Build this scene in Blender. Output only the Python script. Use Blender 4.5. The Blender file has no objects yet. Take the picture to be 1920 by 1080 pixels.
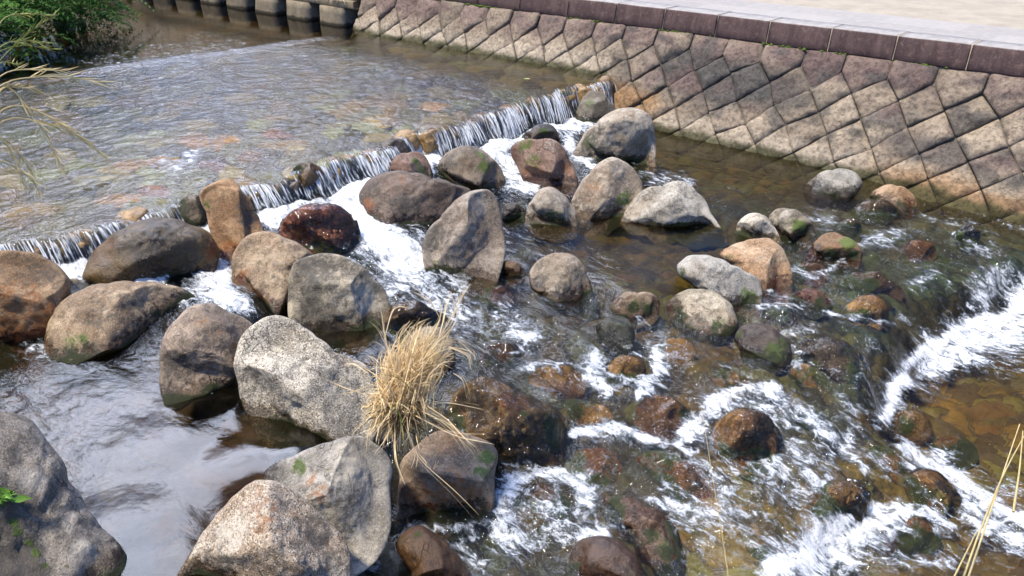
import bpy, bmesh, math, random
import numpy as np
from mathutils import Vector, Matrix

S = bpy.context.scene
COL = S.collection
random.seed(7)
RNG = np.random.default_rng(7)

# ------------------------------------------------------------------ camera
FPX = 1600.0                                   # focal length in pixels of a 1920 px wide frame
PITCH = math.atan2(797, 1600)
YAW = math.radians(40.8)                       # the wall runs along +X (downstream), the far bank lies at +Y
CAM = np.array([0.0, 0.0, 3.0])
FW = np.array([-math.sin(YAW) * math.cos(PITCH), math.cos(YAW) * math.cos(PITCH), -math.sin(PITCH)])
RT = np.array([math.cos(YAW), math.sin(YAW), 0.0])
UPV = np.cross(RT, FW)
cd = bpy.data.cameras.new('camera')
cam = bpy.data.objects.new('camera', cd)
COL.objects.link(cam)
cd.sensor_width = 36.0
cd.lens = 36.0 * FPX / 1920.0
cd.clip_start = 0.05
cd.clip_end = 2000
cam.matrix_world = Matrix(((RT[0], UPV[0], -FW[0], CAM[0]), (RT[1], UPV[1], -FW[1], CAM[1]),
                           (RT[2], UPV[2], -FW[2], CAM[2]), (0, 0, 0, 1)))
S.camera = cam

# ------------------------------------------------------------------ light, sky, exposure
SUN_AZ = math.radians(205)                     # clockwise from +Y
SUN_EL = math.radians(65)
W_ = bpy.data.worlds.new('World')
S.world = W_
W_.use_nodes = True
nt = W_.node_tree
for n in list(nt.nodes):
    nt.nodes.remove(n)
wo = nt.nodes.new('ShaderNodeOutputWorld')
bg = nt.nodes.new('ShaderNodeBackground')
bg.inputs['Strength'].default_value = 0.12
sky = nt.nodes.new('ShaderNodeTexSky')
sky.sky_type = 'NISHITA'
sky.sun_disc = False
sky.sun_elevation = SUN_EL
sky.sun_rotation = SUN_AZ
sky.air_density = 1.0
sky.dust_density = 0.35
sky.ozone_density = 3.0
tc = nt.nodes.new('ShaderNodeTexCoord')
mp = nt.nodes.new('ShaderNodeMapping')
mp.inputs['Scale'].default_value = (1.6, 1.6, 3.2)
nt.links.new(tc.outputs['Generated'], mp.inputs['Vector'])
cn = nt.nodes.new('ShaderNodeTexNoise')
cn.inputs['Scale'].default_value = 2.6
cn.inputs['Detail'].default_value = 7
cn.inputs['Roughness'].default_value = 0.62
nt.links.new(mp.outputs['Vector'], cn.inputs['Vector'])
# one big bright cloud bank upstream, thinner cloud elsewhere
CLOUD_AZ, CLOUD_EL = YAW + math.radians(24), math.radians(43)
cdir = (-math.sin(CLOUD_AZ) * math.cos(CLOUD_EL), math.cos(CLOUD_AZ) * math.cos(CLOUD_EL), math.sin(CLOUD_EL))
dp = nt.nodes.new('ShaderNodeVectorMath')
dp.operation = 'DOT_PRODUCT'
nt.links.new(tc.outputs['Generated'], dp.inputs[0])
dp.inputs[1].default_value = cdir
bank = nt.nodes.new('ShaderNodeMapRange')
bank.inputs['From Min'].default_value = 0.918
bank.inputs['From Max'].default_value = 0.985
bank.inputs['To Min'].default_value = -0.20
bank.inputs['To Max'].default_value = 0.37
nt.links.new(dp.outputs['Value'], bank.inputs['Value'])
ad = nt.nodes.new('ShaderNodeMath')
nt.links.new(cn.outputs['Fac'], ad.inputs[0])
nt.links.new(bank.outputs['Result'], ad.inputs[1])
cm = nt.nodes.new('ShaderNodeMapRange')
cm.interpolation_type = 'SMOOTHSTEP'
cm.inputs['From Min'].default_value = 0.47
cm.inputs['From Max'].default_value = 0.86
nt.links.new(ad.outputs[0], cm.inputs['Value'])
mx = nt.nodes.new('ShaderNodeMix')
mx.data_type = 'RGBA'
nt.links.new(cm.outputs['Result'], mx.inputs['Factor'])
tint = nt.nodes.new('ShaderNodeMix')
tint.data_type = 'RGBA'
tint.blend_type = 'MULTIPLY'
tint.inputs[0].default_value = 1.0
tint.inputs[7].default_value = (0.60, 0.85, 1.32, 1)       # clear deep blue autumn sky
nt.links.new(sky.outputs['Color'], tint.inputs[6])
nt.links.new(tint.outputs[2], mx.inputs[6])
mx.inputs[7].default_value = (84, 91, 112, 1)
thin = nt.nodes.new('ShaderNodeMapRange')
thin.interpolation_type = 'SMOOTHSTEP'
thin.inputs['From Min'].default_value = 0.46
thin.inputs['From Max'].default_value = 0.66
thin.inputs['To Max'].default_value = 0.75
tn_ = nt.nodes.new('ShaderNodeTexNoise')
tn_.inputs['Scale'].default_value = 4.5
tn_.inputs['Detail'].default_value = 6
nt.links.new(mp.outputs['Vector'], tn_.inputs['Vector'])
nt.links.new(tn_.outputs['Fac'], thin.inputs['Value'])
mt = nt.nodes.new('ShaderNodeMix')
mt.data_type = 'RGBA'
nt.links.new(thin.outputs['Result'], mt.inputs[0])
nt.links.new(tint.outputs[2], mt.inputs[6])
mt.inputs[7].default_value = (4.6, 6.4, 11.0, 1)
nt.links.new(mt.outputs[2], mx.inputs[6])
nt.links.new(mx.outputs[2], bg.inputs['Color'])
nt.links.new(bg.outputs['Background'], wo.inputs['Surface'])

sl = bpy.data.lights.new('sun', 'SUN')
sl.energy = 5.0
sl.angle = math.radians(6.0)
sl.color = (1.0, 0.89, 0.71)
so = bpy.data.objects.new('sun', sl)
COL.objects.link(so)
sdir = Vector((math.sin(SUN_AZ) * math.cos(SUN_EL), math.cos(SUN_AZ) * math.cos(SUN_EL), math.sin(SUN_EL)))
so.rotation_euler = sdir.to_track_quat('Z', 'Y').to_euler()
so.location = (0, 0, 30)

S.render.engine = 'CYCLES'
S.view_settings.view_transform = 'Standard'
S.view_settings.look = 'None'
S.view_settings.gamma = 1.0
S.view_settings.exposure = 0.36
S.cycles.max_bounces = 8
S.cycles.transparent_max_bounces = 16
S.cycles.caustics_reflective = False
S.cycles.caustics_refractive = False

# ------------------------------------------------------------------ helpers
def ray(u, v):
    return FW + RT * (u - 960) / FPX - UPV * (v - 540) / FPX

def at(u, v, z=0.0):
    d = ray(u, v)
    return CAM + d * ((z - CAM[2]) / d[2])

def pt(u, v, d):
    return CAM + ray(u, v) * d

def proj(P):
    q = P - CAM
    d = q @ FW
    return 960 + FPX * (q @ RT) / d, 540 - FPX * (q @ UPV) / d, d

def smooth(a, b, x):
    t = np.clip((x - a) / (b - a), 0, 1)
    return t * t * (3 - 2 * t)

def _hash(ix, iy, iz, seed):
    h = (ix.astype(np.int64) * 374761393 + iy.astype(np.int64) * 668265263 + iz.astype(np.int64) * 2147483647 + seed * 144665) & 0xFFFFFFFF
    h = ((h ^ (h >> 13)) * 1274126177) & 0xFFFFFFFF
    h = h ^ (h >> 16)
    h = (h * 2246822519) & 0xFFFFFFFF
    h = h ^ (h >> 15)
    return (h & 0xFFFFFF) / float(0xFFFFFF)

def vnoise(P, seed=0):
    """value noise in -1..1 on (n,3) or (n,2) points"""
    if P.shape[1] == 2:
        P = np.column_stack([P, np.zeros(len(P)) + 0.37])
    i = np.floor(P).astype(np.int64)
    f = P - i
    f = f * f * f * (f * (f * 6 - 15) + 10)
    out = 0
    for dx in (0, 1):
        for dy in (0, 1):
            for dz in (0, 1):
                w = (f[:, 0] if dx else 1 - f[:, 0]) * (f[:, 1] if dy else 1 - f[:, 1]) * (f[:, 2] if dz else 1 - f[:, 2])
                out = out + w * _hash(i[:, 0] + dx, i[:, 1] + dy, i[:, 2] + dz, seed)
    return out * 2 - 1

def fbm(P, seed=0, octs=4, gain=0.5):
    a, s, out = 1.0, 0.0, 0
    for k in range(octs):
        out = out + a * vnoise(P * (2.03 ** k) + k * 17.3, seed + k)
        s += a
        a *= gain
    return out / s * 1.4

def mesh_np(name, V, faces, attrs=None, smooth_=True):
    """faces: (n,k) int array or list of such arrays"""
    me = bpy.data.meshes.new(name)
    V = np.asarray(V, dtype=np.float32)
    if isinstance(faces, np.ndarray):
        faces = [faces]
    me.vertices.add(len(V))
    me.vertices.foreach_set('co', V.ravel())
    nl = sum(f.size for f in faces)
    nf = sum(len(f) for f in faces)
    me.loops.add(nl)
    me.loops.foreach_set('vertex_index', np.concatenate([f.ravel() for f in faces]).astype(np.int32))
    tot = np.concatenate([np.full(len(f), f.shape[1], dtype=np.int32) for f in faces])
    st = np.concatenate([[0], np.cumsum(tot)[:-1]]).astype(np.int32)
    me.polygons.add(nf)
    me.polygons.foreach_set('loop_start', st)
    me.polygons.foreach_set('loop_total', tot)
    me.polygons.foreach_set('use_smooth', np.full(nf, smooth_, dtype=bool))
    me.update(calc_edges=True)
    me.validate()
    if attrs:
        for k, a in attrs.items():
            a = np.asarray(a, dtype=np.float32)
            if a.ndim == 1:
                me.attributes.new(k, 'FLOAT', 'POINT').data.foreach_set('value', a)
            else:
                if a.shape[1] == 3:
                    a = np.column_stack([a, np.ones(len(a), dtype=np.float32)]).astype(np.float32)
                me.attributes.new(k, 'FLOAT_COLOR', 'POINT').data.foreach_set('color', a.ravel())
    return me

def link(name, me, mat=None, parent=None):
    o = bpy.data.objects.new(name, me)
    COL.objects.link(o)
    if mat is not None:
        me.materials.append(mat)
    if parent is not None:
        o.parent = parent
    return o

def tag(o, label=None, cat=None, group=None, kind=None):
    if label: o['label'] = label
    if cat: o['category'] = cat
    if group: o['group'] = group
    if kind: o['kind'] = kind
    return o

def empty(name, loc):
    o = bpy.data.objects.new(name, None)
    COL.objects.link(o)
    o.location = loc
    return o

def grid_faces(nr, nc, wrap=False):
    i = np.arange(nr * nc).reshape(nr, nc)
    if wrap:
        i = np.column_stack([i, i[:, :1]])
    return np.stack([i[:-1, :-1], i[1:, :-1], i[1:, 1:], i[:-1, 1:]], -1).reshape(-1, 4)

class MB:
    """collects loose pieces into one mesh"""
    def __init__(self):
        self.V, self.F, self.n, self.A = [], [], 0, []
    def add(self, V, F, a=0.0):
        V = np.asarray(V, dtype=float)
        self.V.append(V)
        self.F.append(np.asarray(F) + self.n)
        self.A.append(np.full(len(V), a))
        self.n += len(V)
    def tube(self, pts, r, sides=5, a=0.0, flat=1.0):
        pts = np.asarray(pts, dtype=float)
        n = len(pts)
        r = np.asarray(r, dtype=float) * np.ones(n)
        T = np.gradient(pts, axis=0)
        T /= np.linalg.norm(T, axis=1)[:, None] + 1e-9
        ref = np.array([0.31, 0.17, 0.93]) if abs(T[0, 2]) < 0.9 else np.array([1.0, 0.2, 0])
        A = np.cross(T, ref)
        A /= np.linalg.norm(A, axis=1)[:, None] + 1e-9
        B = np.cross(T, A)
        th = np.linspace(0, 2 * np.pi, sides, endpoint=False)
        V = pts[:, None, :] + r[:, None, None] * (np.cos(th)[None, :, None] * A[:, None, :] + flat * np.sin(th)[None, :, None] * B[:, None, :])
        self.add(V.reshape(-1, 3), grid_faces(n, sides, True), a)
    def ribbon(self, pts, w, a=0.0, roll=None):
        """a folded (V section) leaf blade"""
        pts = np.asarray(pts, dtype=float)
        n = len(pts)
        w = np.asarray(w) * np.ones(n)
        T = np.gradient(pts, axis=0)
        T /= np.linalg.norm(T, axis=1)[:, None] + 1e-9
        ref = RNG.normal(size=3) if roll is None else np.asarray(roll, dtype=float)
        A = np.cross(T, ref)
        A /= np.linalg.norm(A, axis=1)[:, None] + 1e-9
        B = np.cross(T, A)
        V = np.stack([pts - A * w[:, None], pts + B * w[:, None] * 0.45, pts + A * w[:, None]], 1)
        self.add(V.reshape(-1, 3), grid_faces(n, 3), a)
    def build(self, name, mat, parent=None, attr='tone', smooth_=True):
        V = np.concatenate(self.V)
        fs = {}
        for f in self.F:
            fs.setdefault(f.shape[1], []).append(f)
        o = link(name, mesh_np(name, V, [np.concatenate(x) for x in fs.values()], {attr: np.concatenate(self.A)}, smooth_), mat)
        if parent is not None:
            pv = np.array(parent.location)
            o.data.transform(Matrix.Translation(Vector(-pv)))
            o.parent = parent
        return o

# ------------------------------------------------------------------ material helpers
class NB:
    def __init__(self, name):
        self.m = bpy.data.materials.new(name)
        self.m.use_nodes = True
        self.t = self.m.node_tree
        for n in list(self.t.nodes):
            self.t.nodes.remove(n)
        self.out = self.N('OutputMaterial')
        self.pos = self.N('NewGeometry').outputs['Position']
    def N(self, kind, **kw):
        n = self.t.nodes.new('ShaderNode' + kind)
        for k, v in kw.items():
            setattr(n, k, v)
        return n
    def L(self, a, b):
        self.t.links.new(a, b)
    def set(self, sock, v):
        if isinstance(v, bpy.types.NodeSocket):
            self.L(v, sock)
        elif isinstance(v, (tuple, list)) and len(v) == 3 and sock.type == 'RGBA':
            sock.default_value = (*v, 1)
        else:
            sock.default_value = v
    def attr(self, name, color=False):
        n = self.N('Attribute')
        n.attribute_name = name
        return n.outputs['Color' if color else 'Fac']
    def map(self, vec, scale=(1, 1, 1), loc=(0, 0, 0), rot=(0, 0, 0)):
        n = self.N('Mapping')
        n.inputs['Scale'].default_value = scale
        n.inputs['Location'].default_value = loc
        n.inputs['Rotation'].default_value = rot
        self.L(vec, n.inputs['Vector'])
        return n.outputs['Vector']
    def noise(self, scale, detail=4, rough=0.55, vec=None, dist=0.0):
        n = self.N('TexNoise')
        n.inputs['Scale'].default_value = scale
        n.inputs['Detail'].default_value = detail
        n.inputs['Roughness'].default_value = rough
        n.inputs['Distortion'].default_value = dist
        self.L(self.pos if vec is None else vec, n.inputs['Vector'])
        return n.outputs['Fac']
    def voro(self, scale, feature='F1', vec=None, out='Distance'):
        n = self.N('TexVoronoi', feature=feature)
        n.inputs['Scale'].default_value = scale
        self.L(self.pos if vec is None else vec, n.inputs['Vector'])
        return n.outputs[out]
    def ramp(self, v, a, b, lo=0.0, hi=1.0, ss=True):
        n = self.N('MapRange')
        if ss: n.interpolation_type = 'SMOOTHSTEP'
        for i, x in zip((0, 1, 2, 3, 4), (v, a, b, lo, hi)):
            self.set(n.inputs[i], x)
        return n.outputs[0]
    def math(self, op, a, b=0.0):
        n = self.N('Math', operation=op)
        self.set(n.inputs[0], a)
        self.set(n.inputs[1], b)
        return n.outputs[0]
    def mix(self, f, a, b, blend='MIX'):
        n = self.N('Mix', data_type='RGBA', blend_type=blend)
        self.set(n.inputs[0], f)
        self.set(n.inputs[6], a)
        self.set(n.inputs[7], b)
        return n.outputs[2]
    def bump(self, h, strength=0.5, dist=0.01, normal=None):
        n = self.N('Bump')
        n.inputs['Strength'].default_value = strength
        n.inputs['Distance'].default_value = dist
        self.L(h, n.inputs['Height'])
        if normal is not None:
            self.L(normal, n.inputs['Normal'])
        return n.outputs['Normal']
    def pbsdf(self, col, rough=0.8, normal=None, spec=0.5, **kw):
        n = self.N('BsdfPrincipled')
        self.set(n.inputs['Base Color'], col)
        self.set(n.inputs['Roughness'], rough)
        self.set(n.inputs['Specular IOR Level'], spec)
        if normal is not None:
            self.L(normal, n.inputs['Normal'])
        for k, v in kw.items():
            self.set(n.inputs[k], v)
        return n.outputs['BSDF']
    def finish(self, sh):
        self.L(sh, self.out.inputs['Surface'])
        return self.m

def simple_mat(name, c1, c2, scale=20, rough=0.8, bump=0.3, dist=0.004):
    b = NB(name)
    n = b.noise(scale, 6, 0.6)
    col = b.mix(b.ramp(n, 0.35, 0.65), c1, c2)
    return b.finish(b.pbsdf(col, rough, b.bump(n, bump, dist), 0.3))

def rock_mat(name, ca, cb, seed, speck=1.0, allwet=0.0, crack=0.0, mossc=(0.075, 0.12, 0.015)):
    b = NB(name)
    v = b.map(b.pos, loc=(seed * 3.7, seed * 1.9, seed * 5.3))
    big = b.noise(3.2, 5, 0.6, v, 0.6)
    med = b.noise(14, 6, 0.65, v, 0.3)
    fine = b.noise(85, 5, 0.7, v)
    grain = b.voro(160, vec=v, out='Color')
    col = b.mix(b.ramp(big, 0.40, 0.60), tuple(x * 0.9 for x in ca), tuple(min(1, x * 1.12) for x in cb))
    col = b.mix(b.ramp(med, 0.46, 0.66, 0.0, 0.7), col, tuple(x * 0.42 for x in ca))
    col = b.mix(b.ramp(b.noise(2.1, 6, 0.7, b.map(b.pos, loc=(4, seed * 2.3, 7))), 0.50, 0.66, 0.0, 0.5), col, (ca[0] * 0.85, ca[1] * 0.62, ca[2] * 0.40))
    col = b.mix(b.ramp(b.noise(6.5, 5, 0.7, b.map(b.pos, loc=(seed, 9, 2))), 0.55, 0.72, 0.0, 0.5), col, tuple(min(1, x * 1.35 + 0.03) for x in cb))
    # mineral grains of the granite
    sep = b.N('SeparateColor')
    b.L(grain, sep.inputs[0])
    col = b.mix(b.ramp(sep.outputs[0], 0.72, 0.86, 0.0, 0.62 * speck), col, (0.028, 0.025, 0.022), 'MIX')
    col = b.mix(b.ramp(sep.outputs[1], 0.76, 0.90, 0.0, 0.5 * speck), col, tuple(min(1, x * 1.5 + 0.07) for x in cb))
    col = b.mix(b.ramp(fine, 0.35, 0.7, 0.0, 0.34 * speck), col, tuple(x * 0.4 for x in ca))
    cv = b.N('VectorMath', operation='ADD')
    dn_ = b.N('TexNoise'); dn_.inputs['Scale'].default_value = 5.0; b.L(v, dn_.inputs['Vector'])
    b.L(v, cv.inputs[0]); b.L(dn_.outputs['Color'], cv.inputs[1])
    crk = b.math('MULTIPLY', b.ramp(b.voro(2.6, 'DISTANCE_TO_EDGE', cv.outputs[0]), 0.0, 0.022, 1.0, 0.0), b.ramp(b.noise(3.5, 3, 0.5, b.map(b.pos, loc=(seed, 3, 8))), 0.5, 0.62, 0.0, 0.8))
    col = b.mix(crk, col, tuple(x * 0.25 for x in ca))
    edge = b.noise(22, 5, 0.7, v)
    def masked(a, w=0.30):
        return b.ramp(b.math('ADD', b.attr(a), b.math('MULTIPLY', b.math('SUBTRACT', edge, 0.5), 2.4)), 0.5 - w, 0.5 + w)
    col = b.mix(b.math('MULTIPLY', masked('lite'), 0.75), col, b.mix(fine, (0.50, 0.46, 0.38), (0.36, 0.32, 0.26)))
    col = b.mix(b.math('MULTIPLY', masked('dark'), 0.82), col, b.mix(fine, (0.045, 0.042, 0.038), (0.085, 0.075, 0.06)))
    col = b.mix(b.math('MULTIPLY', masked('rust'), 0.85), col, b.mix(med, (0.30, 0.13, 0.03), (0.20, 0.06, 0.02)))
    mossm = b.math('MULTIPLY', masked('moss', 0.30), 0.9)
    col = b.mix(mossm, col, b.mix(fine, tuple(x * 0.55 for x in mossc), tuple(x * 1.35 for x in mossc)))
    wet = b.math('MAXIMUM', masked('wet', 0.25), allwet)
    gam = b.N('Gamma')
    b.L(col, gam.inputs[0])
    gam.inputs[1].default_value = 1.3 if allwet < 0.85 else 1.12
    wc = b.mix(1.0, gam.outputs[0], (0.44, 0.38, 0.30) if allwet < 0.85 else (0.88, 0.80, 0.68), 'MULTIPLY')
    col = b.mix(wet, col, wc)
    rough = b.ramp(wet, 0, 1, 0.82, 0.16, False)
    rough = b.mix(mossm, rough, (0.8, 0.8, 0.8))
    h = b.math('ADD', b.math('MULTIPLY', med, 0.9), b.math('MULTIPLY', fine, 0.42))
    h = b.math('SUBTRACT', h, b.math('MULTIPLY', crk, 0.5))
    h = b.math('ADD', h, b.math('MULTIPLY', mossm, b.math('MULTIPLY', b.noise(240, 2), 0.35)))
    nrm = b.bump(h, 0.8, 0.022 + 0.018 * (allwet > 0.85))
    return b.finish(b.pbsdf(col, rough, nrm, 0.45))

# ------------------------------------------------------------------ the levels of the stream
CREST_X = -7.0
# (u, v, z, roughness, bed depth, bed colour r,g,b)  -> world points of the lower water
LOW = [
 (60, 520, 0, 0.8, 0.14, 0.060, 0.054, 0.043), (230, 520, -0.01, 0.8, 0.14, 0.060, 0.054, 0.043), (400, 560, -0.08, 0.7, 0.15, 0.051, 0.045, 0.038), (400, 400, 0.05, 0.8, 0.1, 0.060, 0.054, 0.048),
 (520, 390, 0.035, 0.9, 0.12, 0.060, 0.054, 0.048), (640, 340, 0.02, 0.9, 0.12, 0.068, 0.054, 0.048), (600, 420, -0.02, 0.9, 0.12, 0.068, 0.045, 0.038), (700, 450, -0.12, 0.8, 0.15, 0.051, 0.054, 0.048), (760, 300, 0, 0.9, 0.12, 0.068, 0.054, 0.048),
 (900, 270, -0.02, 0.9, 0.14, 0.078, 0.065, 0.056), (1000, 240, -0.07, 0.8, 0.15, 0.078, 0.065, 0.056), (1080, 230, -0.14, 0.6, 0.15, 0.053, 0.046, 0.048), (760, 520, -0.26, 0.6, 0.15, 0.043, 0.045, 0.043),
 (940, 340, -0.24, 0.6, 0.15, 0.040, 0.046, 0.048), (1050, 330, -0.26, 0.6, 0.16, 0.040, 0.046, 0.048), (1260, 270, -0.29, 0.12, 0.22, 0.075, 0.066, 0.025), (1420, 310, -0.29, 0.14, 0.22, 0.081, 0.071, 0.025), (1260, 340, -0.29, 0.25, 0.22, 0.062, 0.054, 0.025), (1500, 340, -0.29, 0.25, 0.2, 0.062, 0.054, 0.025),
 (1150, 450, -0.3, 0.12, 0.2, 0.081, 0.066, 0.022), (1300, 450, -0.3, 0.1, 0.2, 0.100, 0.078, 0.024), (1200, 520, -0.3, 0.2, 0.18, 0.081, 0.066, 0.022), (1010, 440, -0.3, 0.25, 0.2, 0.050, 0.047, 0.025), (900, 540, -0.32, 0.5, 0.17, 0.047, 0.045, 0.038), (1380, 370, -0.29, 0.4, 0.18, 0.047, 0.049, 0.028),
 (1650, 430, -0.33, 0.8, 0.13, 0.057, 0.060, 0.038), (1760, 440, -0.35, 0.9, 0.13, 0.053, 0.060, 0.038), (1560, 420, -0.31, 0.7, 0.14, 0.057, 0.060, 0.038), (1840, 440, -0.37, 0.9, 0.12, 0.053, 0.060, 0.033), (1500, 590, -0.39, 0.8, 0.12, 0.067, 0.060, 0.033), (1620, 520, -0.38, 0.8, 0.12, 0.048, 0.060, 0.044),
 (1740, 500, -0.4, 0.9, 0.11, 0.038, 0.054, 0.038), (1820, 490, -0.43, 1, 0.1, 0.038, 0.054, 0.038), (1620, 600, -0.43, 0.9, 0.1, 0.042, 0.054, 0.038), (1580, 690, -0.48, 1, 0.09, 0.042, 0.054, 0.038), (1880, 470, -0.44, 1, 0.1, 0.038, 0.054, 0.038),
 (1000, 590, -0.36, 0.7, 0.15, 0.057, 0.054, 0.038), (1000, 680, -0.4, 0.7, 0.14, 0.057, 0.060, 0.044), (900, 650, -0.37, 0.6, 0.15, 0.036, 0.039, 0.033), (1080, 620, -0.37, 0.7, 0.15, 0.057, 0.054, 0.038), (1300, 660, -0.41, 0.8, 0.12, 0.078, 0.065, 0.033), (1180, 720, -0.44, 0.8, 0.12, 0.067, 0.060, 0.038), (1040, 730, -0.43, 0.5, 0.15, 0.047, 0.054, 0.046),
 (1320, 730, -0.48, 0.8, 0.11, 0.095, 0.070, 0.033), (1440, 690, -0.45, 0.8, 0.11, 0.078, 0.065, 0.033),
 (660, 640, -0.33, 0.15, 0.2, 0.050, 0.040, 0.020), (640, 600, -0.33, 0.15, 0.2, 0.050, 0.040, 0.020), (800, 600, -0.34, 0.5, 0.15, 0.051, 0.045, 0.033), (800, 720, -0.38, 0.4, 0.15, 0.043, 0.041, 0.033), (870, 725, -0.39, 0.5, 0.12, 0.051, 0.045, 0.033),
 (60, 680, -0.16, 0.35, 0.22, 0.076, 0.057, 0.034), (200, 730, -0.17, 0.14, 0.25, 0.071, 0.054, 0.034), (300, 820, -0.17, 0.0715, 0.25, 0.076, 0.057, 0.035), (450, 860, -0.17, 0.0275, 0.25, 0.092, 0.057, 0.025), (250, 980, -0.17, 0.066, 0.25, 0.076, 0.057, 0.035), (380, 760, -0.17, 0.035, 0.25, 0.076, 0.057, 0.034), (540, 850, -0.17, 0.022, 0.22, 0.092, 0.053, 0.017), (260, 1080, -0.17, 0.044, 0.25, 0.071, 0.057, 0.034),
 (1000, 790, -0.5, 0.9, 0.1, 0.057, 0.054, 0.038), (960, 800, -0.5, 0.9, 0.1, 0.057, 0.054, 0.038), (1110, 820, -0.55, 0.7, 0.12, 0.067, 0.060, 0.038), (1240, 830, -0.57, 0.8, 0.12, 0.057, 0.060, 0.038), (1060, 840, -0.56, 0.7, 0.12, 0.067, 0.065, 0.044),
 (740, 990, -0.68, 0.5, 0.16, 0.043, 0.036, 0.019), (680, 1040, -0.7, 0.6, 0.16, 0.051, 0.050, 0.038), (900, 960, -0.66, 0.9, 0.13, 0.057, 0.060, 0.044), (900, 1040, -0.72, 0.9, 0.13, 0.057, 0.060, 0.044), (1000, 1040, -0.72, 0.9, 0.13, 0.057, 0.060, 0.033), (960, 900, -0.63, 0.9, 0.12, 0.067, 0.060, 0.038), (1110, 960, -0.66, 0.9, 0.12, 0.057, 0.054, 0.038), (1040, 890, -0.61, 0.9, 0.12, 0.067, 0.060, 0.038),
 (1400, 900, -0.63, 1, 0.09, 0.139, 0.115, 0.054), (1320, 960, -0.67, 1, 0.09, 0.139, 0.115, 0.054), (1400, 1000, -0.7, 1, 0.09, 0.139, 0.115, 0.054), (1300, 1060, -0.76, 1, 0.1, 0.139, 0.115, 0.054), (1480, 860, -0.62, 1, 0.09, 0.139, 0.115, 0.054), (1320, 830, -0.57, 0.8, 0.1, 0.078, 0.065, 0.038), (1540, 790, -0.58, 1, 0.08, 0.048, 0.060, 0.038), (1600, 850, -0.68, 1, 0.09, 0.139, 0.115, 0.054), (1520, 940, -0.7, 1, 0.09, 0.139, 0.115, 0.054), (1440, 760, -0.53, 0.9, 0.09, 0.067, 0.060, 0.038),
 (1760, 720, -0.8, 0.35, 0.18, 0.177, 0.124, 0.034), (1850, 640, -0.78, 0.45, 0.18, 0.130, 0.099, 0.032), (1860, 780, -0.82, 0.3, 0.2, 0.153, 0.111, 0.034), (1920, 600, -0.76, 0.5, 0.16, 0.134, 0.111, 0.036), (1800, 880, -0.84, 0.5, 0.16, 0.203, 0.146, 0.036), (1900, 900, -0.86, 0.5, 0.16, 0.134, 0.111, 0.036), (1700, 790, -0.81, 0.5, 0.16, 0.215, 0.160, 0.041), (1920, 560, -0.72, 0.9, 0.13, 0.067, 0.070, 0.038), (1700, 1010, -0.9, 0.8, 0.14, 0.135, 0.099, 0.035), (1580, 1060, -0.92, 0.7, 0.14, 0.131, 0.121, 0.050), (1860, 1060, -0.93, 0.6, 0.15, 0.142, 0.098, 0.038), (1650, 970, -0.86, 0.9, 0.12, 0.188, 0.150, 0.065),
]
LOWA = np.array([[*at(u, v, z)[:2], z, r, d, cr, cg, cb] for u, v, z, r, d, cr, cg, cb in LOW])

def low_field(xy, p=3.2):
    """smoothly terraced interpolation of the lower water: z, roughness, depth, colour"""
    out = np.zeros((len(xy), 6))
    for s in range(0, len(xy), 60000):
        q = xy[s:s + 60000]
        d2 = (q[:, None, 0] - LOWA[None, :, 0]) ** 2 + (q[:, None, 1] - LOWA[None, :, 1]) ** 2 + 0.004
        w = d2 ** (-p / 2)
        out[s:s + 60000] = (w @ LOWA[:, 2:]) / w.sum(1)[:, None]
    return out

def crest_x(y):
    q = np.column_stack([y * 1.7, np.zeros_like(y)])
    base = np.interp(y, [-2, 2.09, 2.42, 2.71, 3.25, 3.59, 4.29, 4.64, 5.41, 5.95, 6.62, 7.06, 7.76, 8.35, 8.69, 9.48, 9.93, 11],
                     [-7.2, -7.16, -7.04, -7.05, -7.07, -7.0, -6.84, -6.92, -7.0, -6.96, -7.04, -6.98, -6.99, -7.03, -7.07, -7.08, -6.95, -6.9])
    return base + 0.10 * vnoise(q * 2.0, 3) + 0.06 * vnoise(q * 4.1, 4)

def riffle_x(y):
    return -12.85 + 0.13 * (y - 7.2) + 0.12 * vnoise(np.column_stack([y * 0.9, 0 * y]), 8)

def level(xy, fine=True):
    """water level without ripples plus its roughness, depth and bed colour"""
    xy = np.atleast_2d(xy)
    x, y = xy[:, 0], xy[:, 1]
    lo = low_field(xy)
    cx = crest_x(y)
    rx = riffle_x(y)
    zu = 0.25 + 0.03 * smooth(rx + 0.35, rx - 0.05, x)
    run = 0.20 + 0.16 * smooth(5.2, 3.6, y) * (0.5 + 0.5 * vnoise(np.column_stack([y * 2.2, 0 * y]), 12))
    t = smooth(0.0, 1.0, (x - cx) / run)
    zu = zu - 0.045 * smooth(-0.55, 0.0, x - cx) * np.clip(vnoise(np.column_stack([y * 2.9, 0 * y]), 13) + 0.15, 0, 1)
    t2 = smooth(-0.05, 0.35, x - cx)
    z = zu * (1 - t) + lo[:, 0] * t
    calm = smooth(rx + 0.1, rx - 0.15, x)
    side = smooth(8.2, 9.6, y) * 0.45
    ru = (0.62 - side) * (1 - calm) + 0.012 * calm
    rough = ru * (1 - t2) + lo[:, 1] * t2
    depth = (0.085 * (1 - calm) + 0.25 * calm) * (1 - t2) + lo[:, 2] * t2
    upc = np.array([0.048, 0.044, 0.028])
    clc = np.array([0.06, 0.045, 0.018])
    lip = smooth(-11.5, -7.8, x) * smooth(9.0, 6.0, y)
    depth = depth * (1 - 0.45 * lip * (1 - t2))
    upm = upc[None] + np.array([0.078, 0.068, 0.03])[None] * lip[:, None]
    uc = upm * (1 - calm[:, None]) + clc[None] * calm[:, None]
    col = uc * (1 - t2[:, None]) + lo[:, 3:6] * t2[:, None]
    return z, rough, depth, col, t2

def level1(x, y):
    return level(np.array([[x, y]]))[0][0]

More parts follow.
